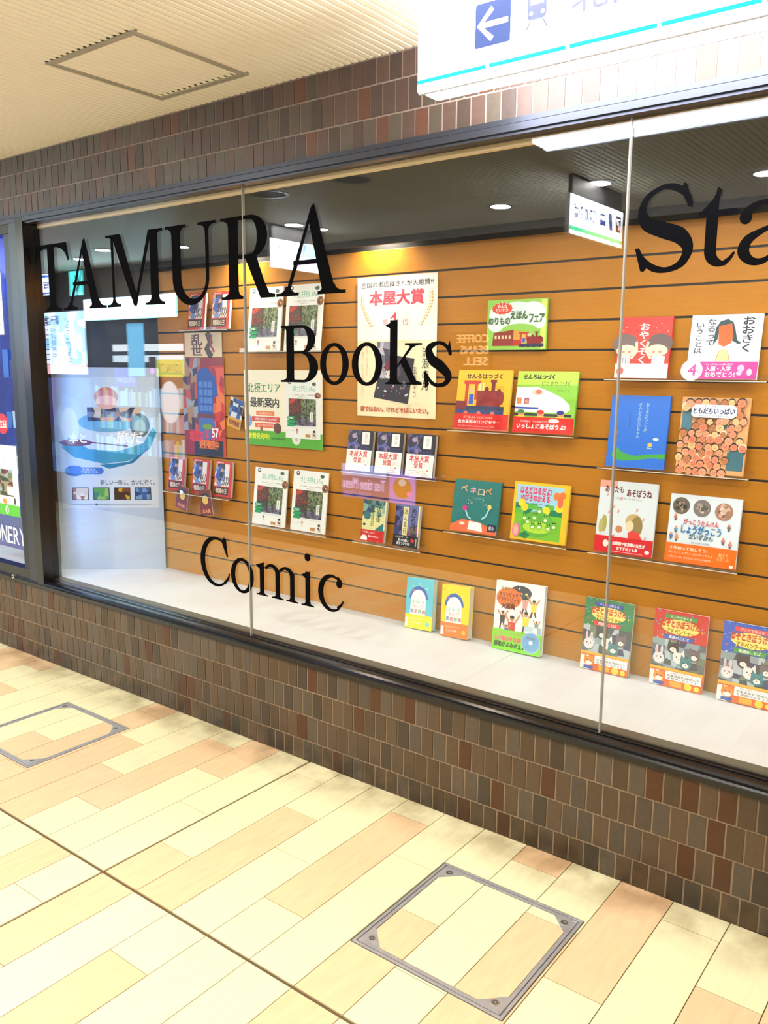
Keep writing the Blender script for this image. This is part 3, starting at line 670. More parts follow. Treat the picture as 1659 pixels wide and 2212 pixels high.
# --- teal and frog
def teal(a):
    a.rect(0, 0, 1, 1, (20, 118, 116)); a.specks(0, .2, 1, 1, 60, .012, [(40, 140, 140), (12, 100, 110), (60, 150, 140)], 5)
    for s, u, v, c in (('ペ', .16, .78, (236, 190, 150)), ('ネ', .36, .75, (240, 170, 190)), ('ロ', .53, .73, (220, 200, 170)), ('ペ', .68, .76, (236, 160, 90))): a.text(s, u, v, u+.13, v+.11, c, .03)
    a.text('アートをたのしむ', .42, .64, .66, .68, (180, 200, 200))
    a.poly([(0, .0), (0, .12), (.25, .24), (.6, .22), (1, .08), (1, 0)], (238, 110, 66)).poly([(.38, .06), (.70, .04), (.66, .20), (.40, .22)], WHT).oval(.25, .16, .06, .03, (250, 220, 210)).rect(.80, .06, .97, .20, (30, 40, 80)).text('絵本', .83, .09, .94, .17, WHT)
    a.line([(.30, .42), (.36, .30), (.43, .26)], .03, (170, 214, 230)).line([(.80, .50), (.74, .34), (.66, .28)], .03, (170, 214, 230)).disc(.28, .46, .05, (206, 40, 140)).disc(.80, .52, .045, (240, 200, 110)).specks(.30, .55, .75, .66, 8, .012, [(240, 190, 160), (200, 230, 230)], 4)
book('picture_book', 'teal picture book with an orange table and pale paint brushes', 'square picture books above the floor books', -.450, .208, .202, .008, teal, (20, 118, 116), z=.8600, yf=.508)
def frog(a):
    a.rect(0, 0, 1, 1, (250, 196, 30)).rect(.05, .04, .90, .95, (160, 214, 236)).rect(.05, .04, .90, .55, (120, 196, 50)); a.grid(.05, .46, .90, .64, 6, 2, [(20, 130, 90), (90, 190, 70), (160, 214, 236)], 8)
    a.text('はるだはるだよ!', .12, .80, .68, .92, (222, 40, 110), .05).text('10ぴきのかえる', .14, .68, .66, .79, (222, 40, 110), .05).text('仲川道子 作・絵', .22, .62, .66, .655, (40, 70, 120))
    for u, v, c in ((.16, .64, (250, 220, 40)), (.22, .57, (250, 214, 40)), (.62, .54, (250, 220, 30)), (.84, .60, (250, 220, 30))): a.disc(u, v, .065, c)
    a.oval(.78, .80, .06, .07, (242, 130, 60)).oval(.88, .82, .06, .06, (242, 120, 50)).oval(.85, .70, .05, .09, (238, 110, 70))
    a.oval(.48, .30, .30, .22, (96, 180, 60)).oval(.48, .24, .26, .10, (180, 224, 60))
    for u, v in ((.30, .34), (.42, .42), (.50, .54), (.62, .40), (.40, .26), (.52, .27), (.24, .40), (.78, .30), (.68, .26)): a.disc(u, v, .055, (110, 190, 60)).oval(u, v-.02, .03, .022, (250, 240, 220)).disc(u-.02, v+.05, .012, (40, 60, 30)).disc(u+.02, v+.05, .012, (40, 60, 30))
    a.oval(.10, .16, .07, .12, (236, 120, 170)).oval(.10, .16, .045, .09, (246, 180, 150)).poly([(.16, .08), (.26, .16), (.36, .10), (.28, .03)], (30, 130, 80))
book('picture_book', 'yellow bordered picture book with many green frogs and pink title', 'square picture books above the floor books', -.178, .222, .215, .011, frog, (250, 196, 30), z=.8600, yf=.508)

# --- right block
def red(a):
    a.rect(0, 0, 1, 1, (222, 38, 30)); a.specks(.05, .76, .95, .90, 14, .014, [(250, 190, 60), (120, 30, 30), (250, 160, 140)], 6)
    a.vtext('おやくそく', .40, .24, .58, .90, WHT, .03)
    for u, s, c in ((.14, 1, (110, 92, 92)), (.80, -1, (96, 76, 74))):
        a.oval(u, .56, .24, .17, c); a.oval(u+.04*s, .45, .20, .10, (248, 214, 180)).oval(u-.02*s, .43, .03, .02, (240, 130, 120)).oval(u+.10*s, .43, .03, .02, (240, 130, 120)); a.rect(u-.12, .22, u+.12, .36, WHT); a.line([(u+.14*s, .32), (u+.24*s, .44), (u+.22*s, .60)], .05, (248, 214, 180))
    for k in range(4): a.line([(.08+k*.05, .34), (.08+k*.05, .24)], .012, (60, 60, 60))
def redb(a): a.rect(0, 0, 1, 1, (246, 246, 244)).oval(.10, .48, .07, .28, (236, 90, 90)); [a.vtext('えほんのやくそく', .2+.075*k, .15, .235+.075*k, .9, c) for k, c in enumerate(((60, 60, 60), (100, 100, 100), (160, 160, 150), (120, 160, 150), (90, 130, 120), (180, 130, 130), (120, 120, 120), (150, 110, 110), (90, 90, 90)))]
book('picture_book', 'red picture book with two dark haired children and white band', 'picture books on the upper clear ledge', .174, .176, .200, .010, red, (222, 38, 30), z=1.4550, yf=.508, band=(.235, (246, 246, 244), redb))
def ooki(a):
    a.rect(0, 0, 1, 1, (226, 240, 248)); a.vtext('おおきく', .74, .42, .90, .96, (24, 24, 30), .04).vtext('なるって', .24, .52, .36, .94, (30, 40, 50), .02).vtext('いうことは', .08, .40, .19, .88, (30, 40, 50), .02).vtext('中川ひろたか・文', .93, .70, .97, .95, (90, 90, 90))
    a.poly([(.34, .52), (.36, .80), (.42, .90), (.52, .93), (.60, .88), (.64, .76), (.68, .60), (.74, .56), (.70, .54), (.60, .60), (.58, .84), (.42, .82), (.40, .62)], (16, 60, 66))
    a.poly([(.40, .82), (.58, .86), (.62, .66), (.60, .56), (.50, .50), (.42, .54)], (240, 92, 20)).poly([(.40, .28), (.44, .44), (.50, .48), (.56, .44), (.60, .28)], (220, 200, 140)).line([(.40, .28), (.44, .44)], .01, (240, 130, 60)).line([(.60, .28), (.56, .44)], .01, (240, 130, 60))
def ookib(a): a.rect(0, 0, 1, 1, (236, 50, 146)).oval(.08, .5, .16, .62, WHT).text('4', .03, .2, .15, .82, (226, 60, 150), .03).text('月', .16, .25, .21, .5, (226, 60, 150)).text('ちょっぴりおとなの春を迎えて', .28, .78, .66, .90, WHT).text('入園・入学', .28, .46, .64, .72, WHT, .03).text('おめでとう!', .28, .12, .70, .40, WHT, .03).oval(.78, .62, .05, .2, (250, 180, 214)).oval(.76, .34, .04, .12, (250, 180, 214)).oval(.90, .4, .035, .2, (250, 200, 220))
book('picture_book', 'pale blue picture book with an orange faced figure and pink band', 'picture books on the upper clear ledge', .428, .212, .200, .010, ooki, (226, 240, 248), z=1.4550, yf=.508, band=(.27, (236, 50, 146), ookib))
def blue(a):
    a.rect(0, 0, 1, 1, (26, 112, 220)); a.poly([(.08, .17), (.10, .22), (.20, .235), (.35, .19), (.5, .17), (.7, .20), (1, .22), (1, .15), (.75, .15), (.5, .11), (.28, .09), (.12, .12)], (60, 166, 66)).poly([(.14, .22), (.18, .28), (.24, .23)], (60, 166, 66))
    a.vtext('おとうさんはウルトラマン'[:5]+'といっしょに', .60, .50, .66, .90, (190, 220, 180), .01).vtext('オムレツおじいちゃん', .48, .42, .54, .90, (180, 214, 200), .01).vtext('つくえのうえ', .33, .56, .37, .74, (20, 40, 110))
    a.oval(.73, .33, .04, .03, (214, 190, 90)).line([(.68, .29), (.78, .28)], .012, (200, 220, 220)).oval(.82, .41, .05, .02, (214, 232, 250)).poly([(.12, .46), (.16, .50), (.15, .46)], WHT).rect(0, 0, 1, .02, (50, 120, 230))
book('picture_book', 'plain blue picture book with a green island and vertical title', 'picture books on the middle clear ledge', .170, .200, .242, .009, blue, (26, 112, 220), z=1.1580, yf=.508)
def face(a):
    a.rect(0, 0, 1, 1, (228, 168, 110)); rn = random.Random(5)
    a.rect(.02, .56, .18, .80, (66, 120, 140)).rect(.52, .60, .70, .72, (80, 140, 150)).rect(.74, .06, .98, .30, (60, 110, 124)).oval(.88, .30, .12, .06, (60, 110, 124)).oval(.10, .80, .08, .04, (66, 120, 140))
    for j in range(12):
        for i in range(8):
            u = .06+.126*i+rn.uniform(-.03, .03)+(.06 if j % 2 else 0); v = .03+.082*j+rn.uniform(-.015, .015)
            if (u < .2 and .55 < v < .8) or (u > .72 and v < .32) or u > .96: continue
            hc = rn.choice([(50, 40, 36), (70, 50, 36), (40, 40, 40), (226, 220, 210), (90, 60, 40)]); sk = rn.choice([(236, 140, 104), (240, 158, 118), (228, 128, 92), (246, 190, 130), (190, 120, 70)])
            r = rn.uniform(.045, .062); a.disc(u, v+.010, r*1.12, hc, 14).disc(u, v-.004, r, sk, 14)
            a.line([(u-.025, v+.004), (u-.012, v+.006)], .006, (50, 30, 30)).line([(u+.012, v+.006), (u+.025, v+.004)], .006, (50, 30, 30)).line([(u-.012, v-.016), (u+.012, v-.016)], .006, (150, 50, 50))
    a.poly([(.17, .76), (.17, .86), (.22, .90), (.78, .90), (.83, .86), (.83, .76), (.78, .73), (.22, .73)], (226, 238, 250)).text('ともだちいっぱい', .20, .78, .80, .86, (30, 50, 100), .04).text('新沢としひこ 作 大島妙子 絵', .28, .74, .70, .765, (90, 90, 110)).text('新しい仲間がふえる', .36, .865, .66, .885, (110, 120, 150))
book('picture_book', 'picture book crowded with many small orange faces', 'picture books on the middle clear ledge', .413, .210, .242, .009, face, (228, 168, 110), z=1.1580, yf=.508)
def asita(a):
    a.rect(0, 0, 1, 1, (220, 232, 238)).rect(0, .90, .3, 1, (238, 170, 150)); a.text('あしたも', .10, .84, .42, .93, (110, 30, 36), .03).text('あそぼうね', .48, .80, .90, .90, (110, 30, 36), .03).text('木村裕一 作 いわさきちひろ', .28, .75, .74, .78, (100, 100, 110))
    for u, v in ((.15, .80), (.40, .76), (.28, .64), (.20, .56), (.36, .58), (.68, .62), (.80, .50), (.86, .25)): a.poly([(u-.02, v-.03), (u-.01, v+.02), (u+.02, v+.03), (u+.015, v-.01)], (222, 160, 160))
    a.oval(.64, .46, .14, .11, (196, 170, 110)).oval(.70, .40, .10, .14, (150, 130, 80)).oval(.58, .40, .07, .07, (244, 214, 180)).poly([(.56, .30), (.62, .34), (.74, .32), (.86, .16), (.58, .12)], (226, 70, 60)).oval(.40, .34, .06, .05, (200, 130, 90)).oval(.13, .40, .05, .12, (170, 170, 90)).oval(.08, .36, .04, .10, (190, 180, 110)).poly([(.22, .22), (.34, .26), (.30, .20)], (200, 110, 70))
def asitab(a): a.rect(0, 0, 1, 1, (216, 26, 40)).oval(.20, .55, .05, .22, (250, 230, 220)).text('幼稚園や保育園の先生が', .32, .50, .88, .72, WHT, .03).text('おすすめする本', .40, .22, .76, .44, WHT, .03).oval(.92, .3, .04, .12, WHT).line([(.25, .12), (.85, .12)], .006, WHT)
book('picture_book', 'pale picture book with a blond child in red and a red band', 'picture books on the lower clear ledge', .146, .204, .248, .009, asita, (220, 232, 238), z=.8600, yf=.508, band=(.23, (216, 26, 40), asitab))
def gak(a):
    a.rect(0, 0, 1, 1, (224, 238, 248))
    for u, v, pal in ((.16, .83, [(110, 100, 90), (150, 130, 110), (60, 60, 50), (200, 190, 150)]), (.46, .82, [(130, 120, 120), (170, 160, 150), (90, 90, 80), (210, 200, 180)]), (.77, .80, [(170, 130, 110), (210, 180, 160), (130, 90, 70), (230, 210, 190)])):
        rn = random.Random(int(u*100)); a.disc(u, v, .125, pal[0], 24)
        for _ in range(26): t = rn.uniform(0, 6.28); q = rn.uniform(0, .085); a.disc(u+q*math.cos(t), v+q*math.sin(t), rn.uniform(.015, .035), rn.choice(pal), 7)
    a.text('がっこうたんけん', .22, .565, .72, .65, (206, 60, 80), .02).text('しょうがっこう', .20, .44, .76, .56, (30, 120, 180), .04).text('だいずかん', .32, .36, .66, .44, (30, 90, 120), .03).text('監修 小川英子 小学館編', .36, .30, .62, .325, (90, 90, 100))
    for u, v, c in ((.10, .66, (200, 120, 100)), (.86, .58, (120, 110, 100)), (.12, .48, (110, 150, 180)), (.06, .38, (90, 120, 180)), (.14, .36, (230, 150, 90)), (.80, .38, (190, 120, 120)), (.90, .34, (200, 130, 130))): a.oval(u, v, .025, .03, c).oval(u, v+.035, .018, .018, SKIN).rect(u-.012, v-.05, u+.012, v-.02, (90, 90, 110))
def gakb(a): a.rect(0, 0, 1, 1, (246, 112, 18)).text('小学校って楽しそう!', .06, .66, .60, .84, (255, 236, 210), .02).text('知りたいことがいっぱいのってるよ', .05, .46, .68, .58, (255, 230, 200)).text('入学までに読んでおきたいずかんの決定版', .05, .22, .66, .34, (255, 236, 210)).text('親子で\nたのしい', .74, .35, .92, .75, (255, 214, 150)).disc(.95, .12, .025, WHT)
book('picture_book', 'school picture book with three round photos and orange band', 'picture books on the lower clear ledge', .404, .224, .224, .011, gak, (224, 238, 248), z=.8600, yf=.508, band=(.28, (246, 112, 18), gakb))

# --- books standing on the shelf
def dic(bg, bc):
    def f(a):
        a.rect(0, 0, 1, 1, bg).rect(0, 0, 1, .28, bc)
        a.oval(.46, .60, .34, .25, (30, 90, 190), 24, 0, 180).oval(.46, .58, .27, .20, (250, 250, 248), 24, 0, 180).poly([(.19, .58), (.73, .58), (.74, .28), (.16, .28)], (250, 250, 248))
        a.text('はじめての', .24, .50, .68, .57, (130, 190, 190), .02).text('えいご', .26, .41, .66, .48, (230, 150, 170), .02)
        for k, (ch, c) in enumerate((('英', (60, 130, 190)), ('語', (220, 120, 130)), ('辞', (90, 180, 150)), ('典', (200, 110, 90)))): a.text(ch, .18+.145*k, .31, .30+.145*k, .39, c, .04)
        a.specks(.05, .7, .95, .97, 9, .02, [(250, 240, 240), (240, 120, 110), (255, 255, 140)], 3)
        a.text('楽しく学べる オールカラーの', .20, .18, .70, .22, (255, 250, 230)).text('こども辞典', .22, .10, .60, .15, (255, 250, 230)).rect(.02, .03, .12, .20, (250, 244, 250)).disc(.84, .12, .07, (120, 210, 220) if bc[2] < 60 and bc[0] > 245 else (255, 190, 60))
    return f
book('dictionary', 'small sky blue children dictionary with yellow band, standing on the shelf', 'children dictionaries on the shelf', -.690, .134, .206, .026, dic((80, 200, 226), (250, 226, 30)), (90, 205, 228), z=ZS, yf=.492, roll=-2.5, tilt=.15)
book('dictionary', 'small yellow children dictionary with orange band, standing on the shelf', 'children dictionaries on the shelf', -.515, .130, .206, .030, dic((252, 220, 10), (240, 124, 40)), (252, 220, 20), z=ZS, yf=.490, roll=-2.5, tilt=.13)
def oly(a):
    a.rect(0, 0, 1, 1, (246, 248, 248)).oval(.52, .86, .22, .10, (40, 50, 80)).specks(.4, .78, .7, .95, 14, .025, [(250, 220, 90), (60, 90, 160), (220, 70, 80), (30, 40, 60)], 9)
    a.oval(.28, .76, .26, .15, (240, 110, 40)).text('オリンピック\nパラリンピック', .04, .70, .50, .84, (90, 20, 20), .04).text('大図典', .14, .60, .42, .69, (60, 20, 20), .05).text('なるほど!', .12, .87, .36, .92, (40, 120, 60), .02)
    rn = random.Random(4)
    for u, v, c, s in ((.38, .42, (214, 50, 50), 1.3), (.66, .52, (240, 220, 60), 1.1), (.18, .50, (60, 60, 70), .9), (.80, .72, (240, 220, 70), .9), (.62, .74, (240, 160, 150), .8), (.88, .45, (120, 160, 170), .6), (.28, .32, (60, 110, 190), .7)):
        a.poly([(u-.06*s, v), (u+.06*s, v), (u+.05*s, v-.12*s), (u-.05*s, v-.12*s)], c).oval(u, v+.035*s, .035*s, .03*s, (200, 140, 100)).oval(u, v+.055*s, .036*s, .018*s, (30, 26, 26)).line([(u-.05*s, v), (u-.12*s, v+.08*s)], .03*s, (210, 150, 110)).line([(u+.05*s, v), (u+.12*s, v+.09*s)], .03*s, (210, 150, 110)).line([(u-.03*s, v-.12*s), (u-.05*s, v-.22*s)], .03*s, (60, 50, 60)).line([(u+.03*s, v-.12*s), (u+.06*s, v-.2*s)], .03*s, (60, 50, 60))
    a.grid(.66, .24, .98, .40, 4, 2, [(190, 220, 230), (150, 190, 210), (230, 236, 240)], 5)
def olyb(a): a.rect(0, 0, 1, 1, (120, 220, 40)).text('オリンピック・パラリンピック', .05, .72, .62, .90, (236, 90, 150), .02).text('公式種目を収録!', .05, .46, .60, .68, (236, 70, 130), .04).text('感動がよみがえる!!', .05, .16, .74, .42, (20, 60, 20), .05).disc(.80, .58, .19, (150, 200, 236), 30).disc(.80, .58, .17, (110, 170, 220), 30).disc(.80, .58, .04, (230, 240, 250), 20).text('DVD', .72, .74, .88, .82, (20, 40, 60), .04)
book('encyclopedia', 'large sports encyclopedia with lime green band, standing on the shelf', None, -.240, .205, .262, .018, oly, (240, 244, 244), z=ZS, yf=.492, roll=-1.5, tilt=.14, band=(.30, (120, 220, 40), olyb), spine=(200, 210, 220))
def adv(bg, tab, rib):
    def f(a):
        a.rect(0, 0, 1, 1, bg); a.specks(0, .5, 1, 1, 46, .014, [(250, 210, 60), (230, 240, 240), (240, 110, 110), (110, 200, 110), (120, 150, 230)], 8)
        a.grid(.0, .20, 1, .62, 8, 5, [(96, 110, 120), (140, 160, 170), (70, 80, 90), (180, 196, 204), (110, 130, 110), (60, 70, 110)], int(bg[0]))
        a.poly([(.20, .90), (.20, .955), (.80, .955), (.80, .90)], tab).text('マンガで覚える', .30, .910, .70, .945, WHT)
        a.oval(.5, .80, .36, .10, (240, 224, 130)).text('なぞときぼうけん', .14, .79, .86, .885, (200, 50, 30), .06).text('アドベンチャー', .24, .70, .78, .775, (250, 214, 40), .07).text('アドベンチャー', .25, .703, .77, .77, (90, 60, 20), .015)
        a.poly([(.22, .63), (.20, .69), (.78, .69), (.76, .63)], rib).text('英語のことば', .30, .64, .68, .68, WHT, .02)
        for u, v, c in ((.14, .36, (226, 220, 226)), (.40, .52, (60, 60, 70)), (.52, .40, (236, 232, 226)), (.80, .46, (110, 100, 110)), (.66, .34, (60, 130, 140))): 
            if c[0] > 200 and u < .2: a.oval(u-.05, v+.10, .025, .07, c).oval(u+.05, v+.10, .025, .07, c).oval(u-.05, v+.10, .012, .05, (240, 170, 180)).oval(u+.05, v+.10, .012, .05, (240, 170, 180))
            else: a.poly([(u-.11, v+.02), (u-.09, v+.12), (u-.02, v+.06)], c).poly([(u+.11, v+.02), (u+.09, v+.12), (u+.02, v+.06)], c)
            a.disc(u, v, .11, c, 16).oval(u, v-.02, .06, .03, (246, 240, 236)).disc(u-.04, v+.01, .014, BLK, 8).disc(u+.04, v+.01, .014, BLK, 8).oval(u, v-.015, .014, .008, (230, 120, 130))
    return f
def advb(a):
    a.rect(0, 0, 1, 1, (240, 100, 30)).rect(0, .86, 1, 1, (250, 180, 60)).rect(0, .0, .18, .78, (250, 240, 232)).rect(.30, .38, .98, .84, WHT).text('読者3000人がえらんだ', .40, .72, .82, .80, (120, 90, 80)).text('対象英語を2冊読んで', .34, .56, .94, .68, (60, 40, 30), .02).text('名探偵になろうよ!', .34, .42, .92, .54, (60, 40, 30), .02)
    a.rect(.08, .04, .28, .22, (40, 90, 180)).poly([(.08, .5), (.09, .82), (.15, .70)], (240, 130, 50)).poly([(.28, .5), (.27, .82), (.21, .70)], (240, 130, 50)).oval(.18, .48, .11, .26, (244, 140, 56)).oval(.18, .36, .07, .11, (250, 240, 230)).oval(.14, .52, .012, .035, BLK).oval(.22, .52, .012, .035, BLK).disc(.74, .20, .07, (252, 210, 60)).disc(.90, .18, .05, (252, 220, 80)).rect(.40, .06, .62, .34, (250, 170, 50))
book('adventure_book', 'green riddle adventure book with orange band, behind the glass joint', 'riddle adventure books on the shelf', .105, .176, .256, .014, adv((24, 130, 84), (30, 70, 170), (220, 50, 70)), (24, 130, 84), z=ZS, yf=.500, tilt=.11, band=(.25, (240, 100, 30), advb), soft=True)
book('adventure_book', 'red riddle adventure book with orange band, middle of the three', 'riddle adventure books on the shelf', .355, .176, .258, .014, adv((206, 50, 56), (70, 150, 80), (40, 90, 180)), (206, 50, 56), z=ZS, yf=.508, tilt=.08, band=(.25, (240, 100, 30), advb), soft=True)
book('adventure_book', 'blue riddle adventure book with orange band, cut by the picture edge', 'riddle adventure books on the shelf', .580, .176, .258, .014, adv((40, 96, 200), (226, 70, 80), (60, 160, 80)), (40, 96, 200), z=ZS, yf=.500, tilt=.11, band=(.25, (240, 100, 30), advb), soft=True)

# --- comics at the far end
def comic(a, s=3):
    a.rect(0, 0, 1, 1, (206, 46, 40)).rect(.04, .30, .86, .93, (232, 222, 214)); a.grid(.04, .30, .6, .93, 4, 5, [(60, 90, 170), (236, 220, 200), (110, 140, 200), (200, 150, 110), (60, 50, 60)], s, .4)
    for k in range(4): a.line([(.45+.1*k, .32), (.55+.1*k, .45), (.48+.1*k, .58)], .045, (70, 50, 40))
    a.poly([(.05, .55), (.25, .85), (.45, .9), (.3, .6), (.35, .4)], (50, 84, 170)).rect(.04, .06, .86, .28, (70, 40, 36)).text('戦国の王', .12, .10, .78, .24, (226, 206, 180), .03).text('最新刊', .10, .94, .5, .98, WHT)
for xc, z_, lb in ((-2.035, 1.6585, 'comic with a blue and white battle cover, above the tall poster, left one'), (-1.865, 1.6585, 'comic with a blue and white battle cover, above the tall poster, right one'),
               (-2.225, .8590, 'comic with a blue battle cover, beside the white board'), (-2.040, .8590, 'comic with a blue battle cover, middle of the three under the tall poster'), (-1.878, .8590, 'comic with a blue battle cover, last of three, nearest the glass joint')):
    book('comic_book', lb, 'comics at the dark end of the display', xc, .122, .172, .016, comic, (150, 40, 36), yf=.514, z=z_, soft=True, cat='comic')

# ================================================================ PAPER SHEETS ON THE SLAT WALL
def sheet(name, label, group, xc, zb, w, h, art, roll=0, y=.5465, cat='poster', thick=.0012):
    e = empty(name, (xc, y, zb), (R(0), R(roll), 0)); tag(e, label, cat, group)
    MB().box(-w/2, w/2, -thick, 0, 0, h).build('sheet', PAPER, e)
    a = Art(w, h); art(a); a.build('sheet_print', e, -thick-.0001); return e
def award(a):
    a.rect(0, 0, 1, 1, (254, 252, 246)).rect(0, 0, 1, .55, (252, 240, 200))  # upper part whiter: lamp glare on the poster put into the paper colour
    a.text('全国の書店員さんが大絶賛!!', .05, .925, .95, .965, (24, 20, 22), .02).text('本屋大賞', .16, .80, .84, .90, (224, 70, 96), .05).text('2020年', .14, .895, .24, .91, (200, 190, 180))
    a.text('第', .33, .655, .40, .70, (236, 130, 150)).text('位', .58, .655, .66, .70, (236, 130, 150)).rect(.475, .60, .50, .745, (214, 60, 84)).poly([(.42, .70), (.475, .735), (.475, .71)], (214, 60, 84))
    for s in (-1, 1):
        for k in range(12):
            t = k/11; u = .5+s*(.44-.05*abs(t-.3)-.10*t*t); v = .87-.22*t; a.poly([(u, v), (u+s*.018, v+.018), (u+s*.03, v-.002)], (216, 190, 120)); a.poly([(u, v), (u-s*.012, v+.018), (u-s*.022, v)], (226, 204, 140))
    a.poly([(.22, .14), (.66, .10), (.74, .42), (.34, .46)], (54, 52, 66)); a.grid(.26, .28, .50, .54, 5, 5, [(150, 146, 170), (110, 108, 130), (196, 190, 204), (70, 66, 84)], 3, .4).oval(.47, .33, .10, .05, (90, 80, 96)).oval(.42, .31, .06, .03, (230, 226, 220)).poly([(.35, .36), (.42, .42), (.48, .36), (.40, .33)], (120, 40, 60)); a.specks(.26, .15, .66, .32, 26, .012, [(210, 210, 220), (200, 80, 90), (30, 26, 34), (120, 118, 130)], 2)
    a.vtext('流浪の月', .83, .20, .92, .50, (60, 56, 56)).vtext('凪良ゆう', .72, .15, .77, .36, (120, 116, 116))
    for k, c in enumerate(((200, 150, 110), (210, 120, 110))): a.vtext('愛ではない、けれどそばにいたい。', .06+.06*k, .14+.14*k, .09+.06*k, .52, c)
    a.text('愛ではない。けれどそばにいたい。', .05, .035, .92, .075, (206, 96, 66), .04)
sheet('award_poster', 'tall cream award poster with pink headline behind the word Books', None, -.855, 1.286, .396, .561, award)
def areaart(a):
    a.rect(0, 0, 1, 1, (246, 238, 214)); a.rect(0, 0, 1, .20, (90, 176, 52))
    a.text('北摂エリア', .05, .70, .48, .83, (40, 140, 76), .02).text('最新案内', .08, .51, .46, .64, (50, 46, 44), .03)
    a.rect(.16, .40, .40, .46, (240, 130, 70)).rect(.10, .32, .47, .385, (214, 76, 60)).rect(.14, .24, .43, .30, (238, 110, 76)).text('人気の観光スポット', .19, .415, .37, .445, WHT).text('話題の最新グルメ情報', .14, .335, .43, .37, WHT).text('おでかけカフェ', .18, .255, .39, .285, WHT)
    a.text('絶賛発売中!', .05, .085, .33, .165, (232, 240, 40), .04).text('定価 本体990円+税', .36, .09, .53, .12, (30, 70, 20)).disc(.68, .12, .055, (226, 232, 220)).text('本', .66, .09, .70, .15, (90, 90, 90)).oval(.07, .32, .035, .07, (130, 160, 220)).poly([(.05, .34), (.07, .42), (.09, .34)], (130, 160, 220)).disc(.44, .24, .05, (110, 70, 60)).oval(.23, .22, .02, .035, (150, 110, 70))
    # cover of the magazine printed on the sheet
    b = Art(.40, .75); life(b, 5)
    n0 = a.n
    for f, c in zip(b.F, b.C):
        pass
    off = len(a.V); a.V += [((v[0]/.40*.43+.26)*a.w, -(n0+1)*STEP+v[1], (v[2]*1.0+.13)*a.h) for v in b.V]
    a.F += [tuple(off+i for i in f) for f in b.F]; a.C += b.C
    a.n = n0+b.n+1
sheet('area_sheet', 'wide cream and green area guide sheet between the guide magazines', None, -1.484, 1.127, .487, .345, areaart, y=.536)
def scroll(a):
    a.rect(0, 0, 1, 1, (232, 206, 166)).vtext('乱世', .18, .08, .48, .92, (90, 60, 40), .05); a.line([(.62, 1), (.70, .6), (.60, .35), (.72, 0)], .14, (84, 54, 40)).line([(.74, .9), (.70, .5), (.8, .2)], .05, (170, 60, 50))
sheet('brush_sheet', 'sepia sheet with brush calligraphy above the tall battle poster', None, -2.020, 1.530, .270, .118, scroll)
def hero(a):
    a.rect(0, 0, 1, 1, (150, 40, 40)).rect(.66, 0, 1, .92, (206, 50, 34)); a.grid(0, .25, .45, 1, 5, 9, [(120, 60, 50), (170, 130, 90), (90, 60, 70), (150, 160, 170), (60, 50, 60), (190, 80, 60)], 41, .4); a.grid(.70, .2, 1, .9, 3, 8, [(214, 50, 30), (240, 120, 40), (170, 30, 30), (230, 90, 60)], 42, .4)
    # plain armoured tunic shape, no figure
    a.poly([(.36, .42), (.34, .84), (.46, .90), (.62, .90), (.80, .80), (.86, .62), (.74, .60), (.72, .42)], (44, 84, 170)); a.poly([(.38, .16), (.36, .40), (.74, .40), (.80, .18)], (70, 110, 180)); a.rect(.34, .39, .76, .43, (120, 50, 44))
    for j in range(4):
        for i in range(3): a.rect(.40+.11*i, .46+.08*j, .49+.11*i, .52+.08*j, (90, 130, 206))
    a.rect(.25, 0, .95, .16, (40, 34, 54)); a.text('戦国の王', .14, .14, .62, .26, (226, 60, 60), .06).text('好評発売中', .38, .07, .84, .16, (246, 130, 40), .06).rect(.66, .18, .86, .30, (206, 34, 60)).text('57', .69, .195, .84, .285, WHT, .05).oval(.58, .30, .12, .03, (120, 160, 40))
sheet('battle_poster', 'tall red and blue poster numbered 57 at the dark end of the display', None, -2.025, 1.052, .300, .475, hero, y=.545)
def card(a): a.rect(0, 0, 1, 1, (222, 160, 50)); a.grid(0, .35, 1, 1, 5, 5, [(40, 60, 120), (90, 150, 200), (30, 30, 40), (210, 220, 230), (60, 90, 160)], 51, .4); a.text('好評連載', .1, .08, .9, .26, (120, 50, 20), .04)
def card2(a): a.rect(0, 0, 1, 1, (120, 50, 30)).oval(.5, .68, .34, .2, (40, 34, 30)).oval(.5, .6, .25, .18, (230, 190, 80)).rect(.1, .06, .9, .26, (150, 40, 30)).text('大人気', .18, .09, .82, .23, (240, 180, 120), .03)
sheet('small_card', 'small blue and yellow card tilted beside the tall battle poster', 'small pop cards around the comics', -1.800, 1.200, .090, .140, card, roll=14, y=.530, cat='card', thick=.002)
sheet('small_card', 'small brown card hanging under the first comic by the board', 'small pop cards around the comics', -2.165, .775, .085, .120, card2, roll=14, y=.496, cat='card', thick=.002)
sheet('small_card', 'small brown card hanging under the middle comic', 'small pop cards around the comics', -1.965, .765, .090, .125, card2, roll=-8, y=.496, cat='card', thick=.002)

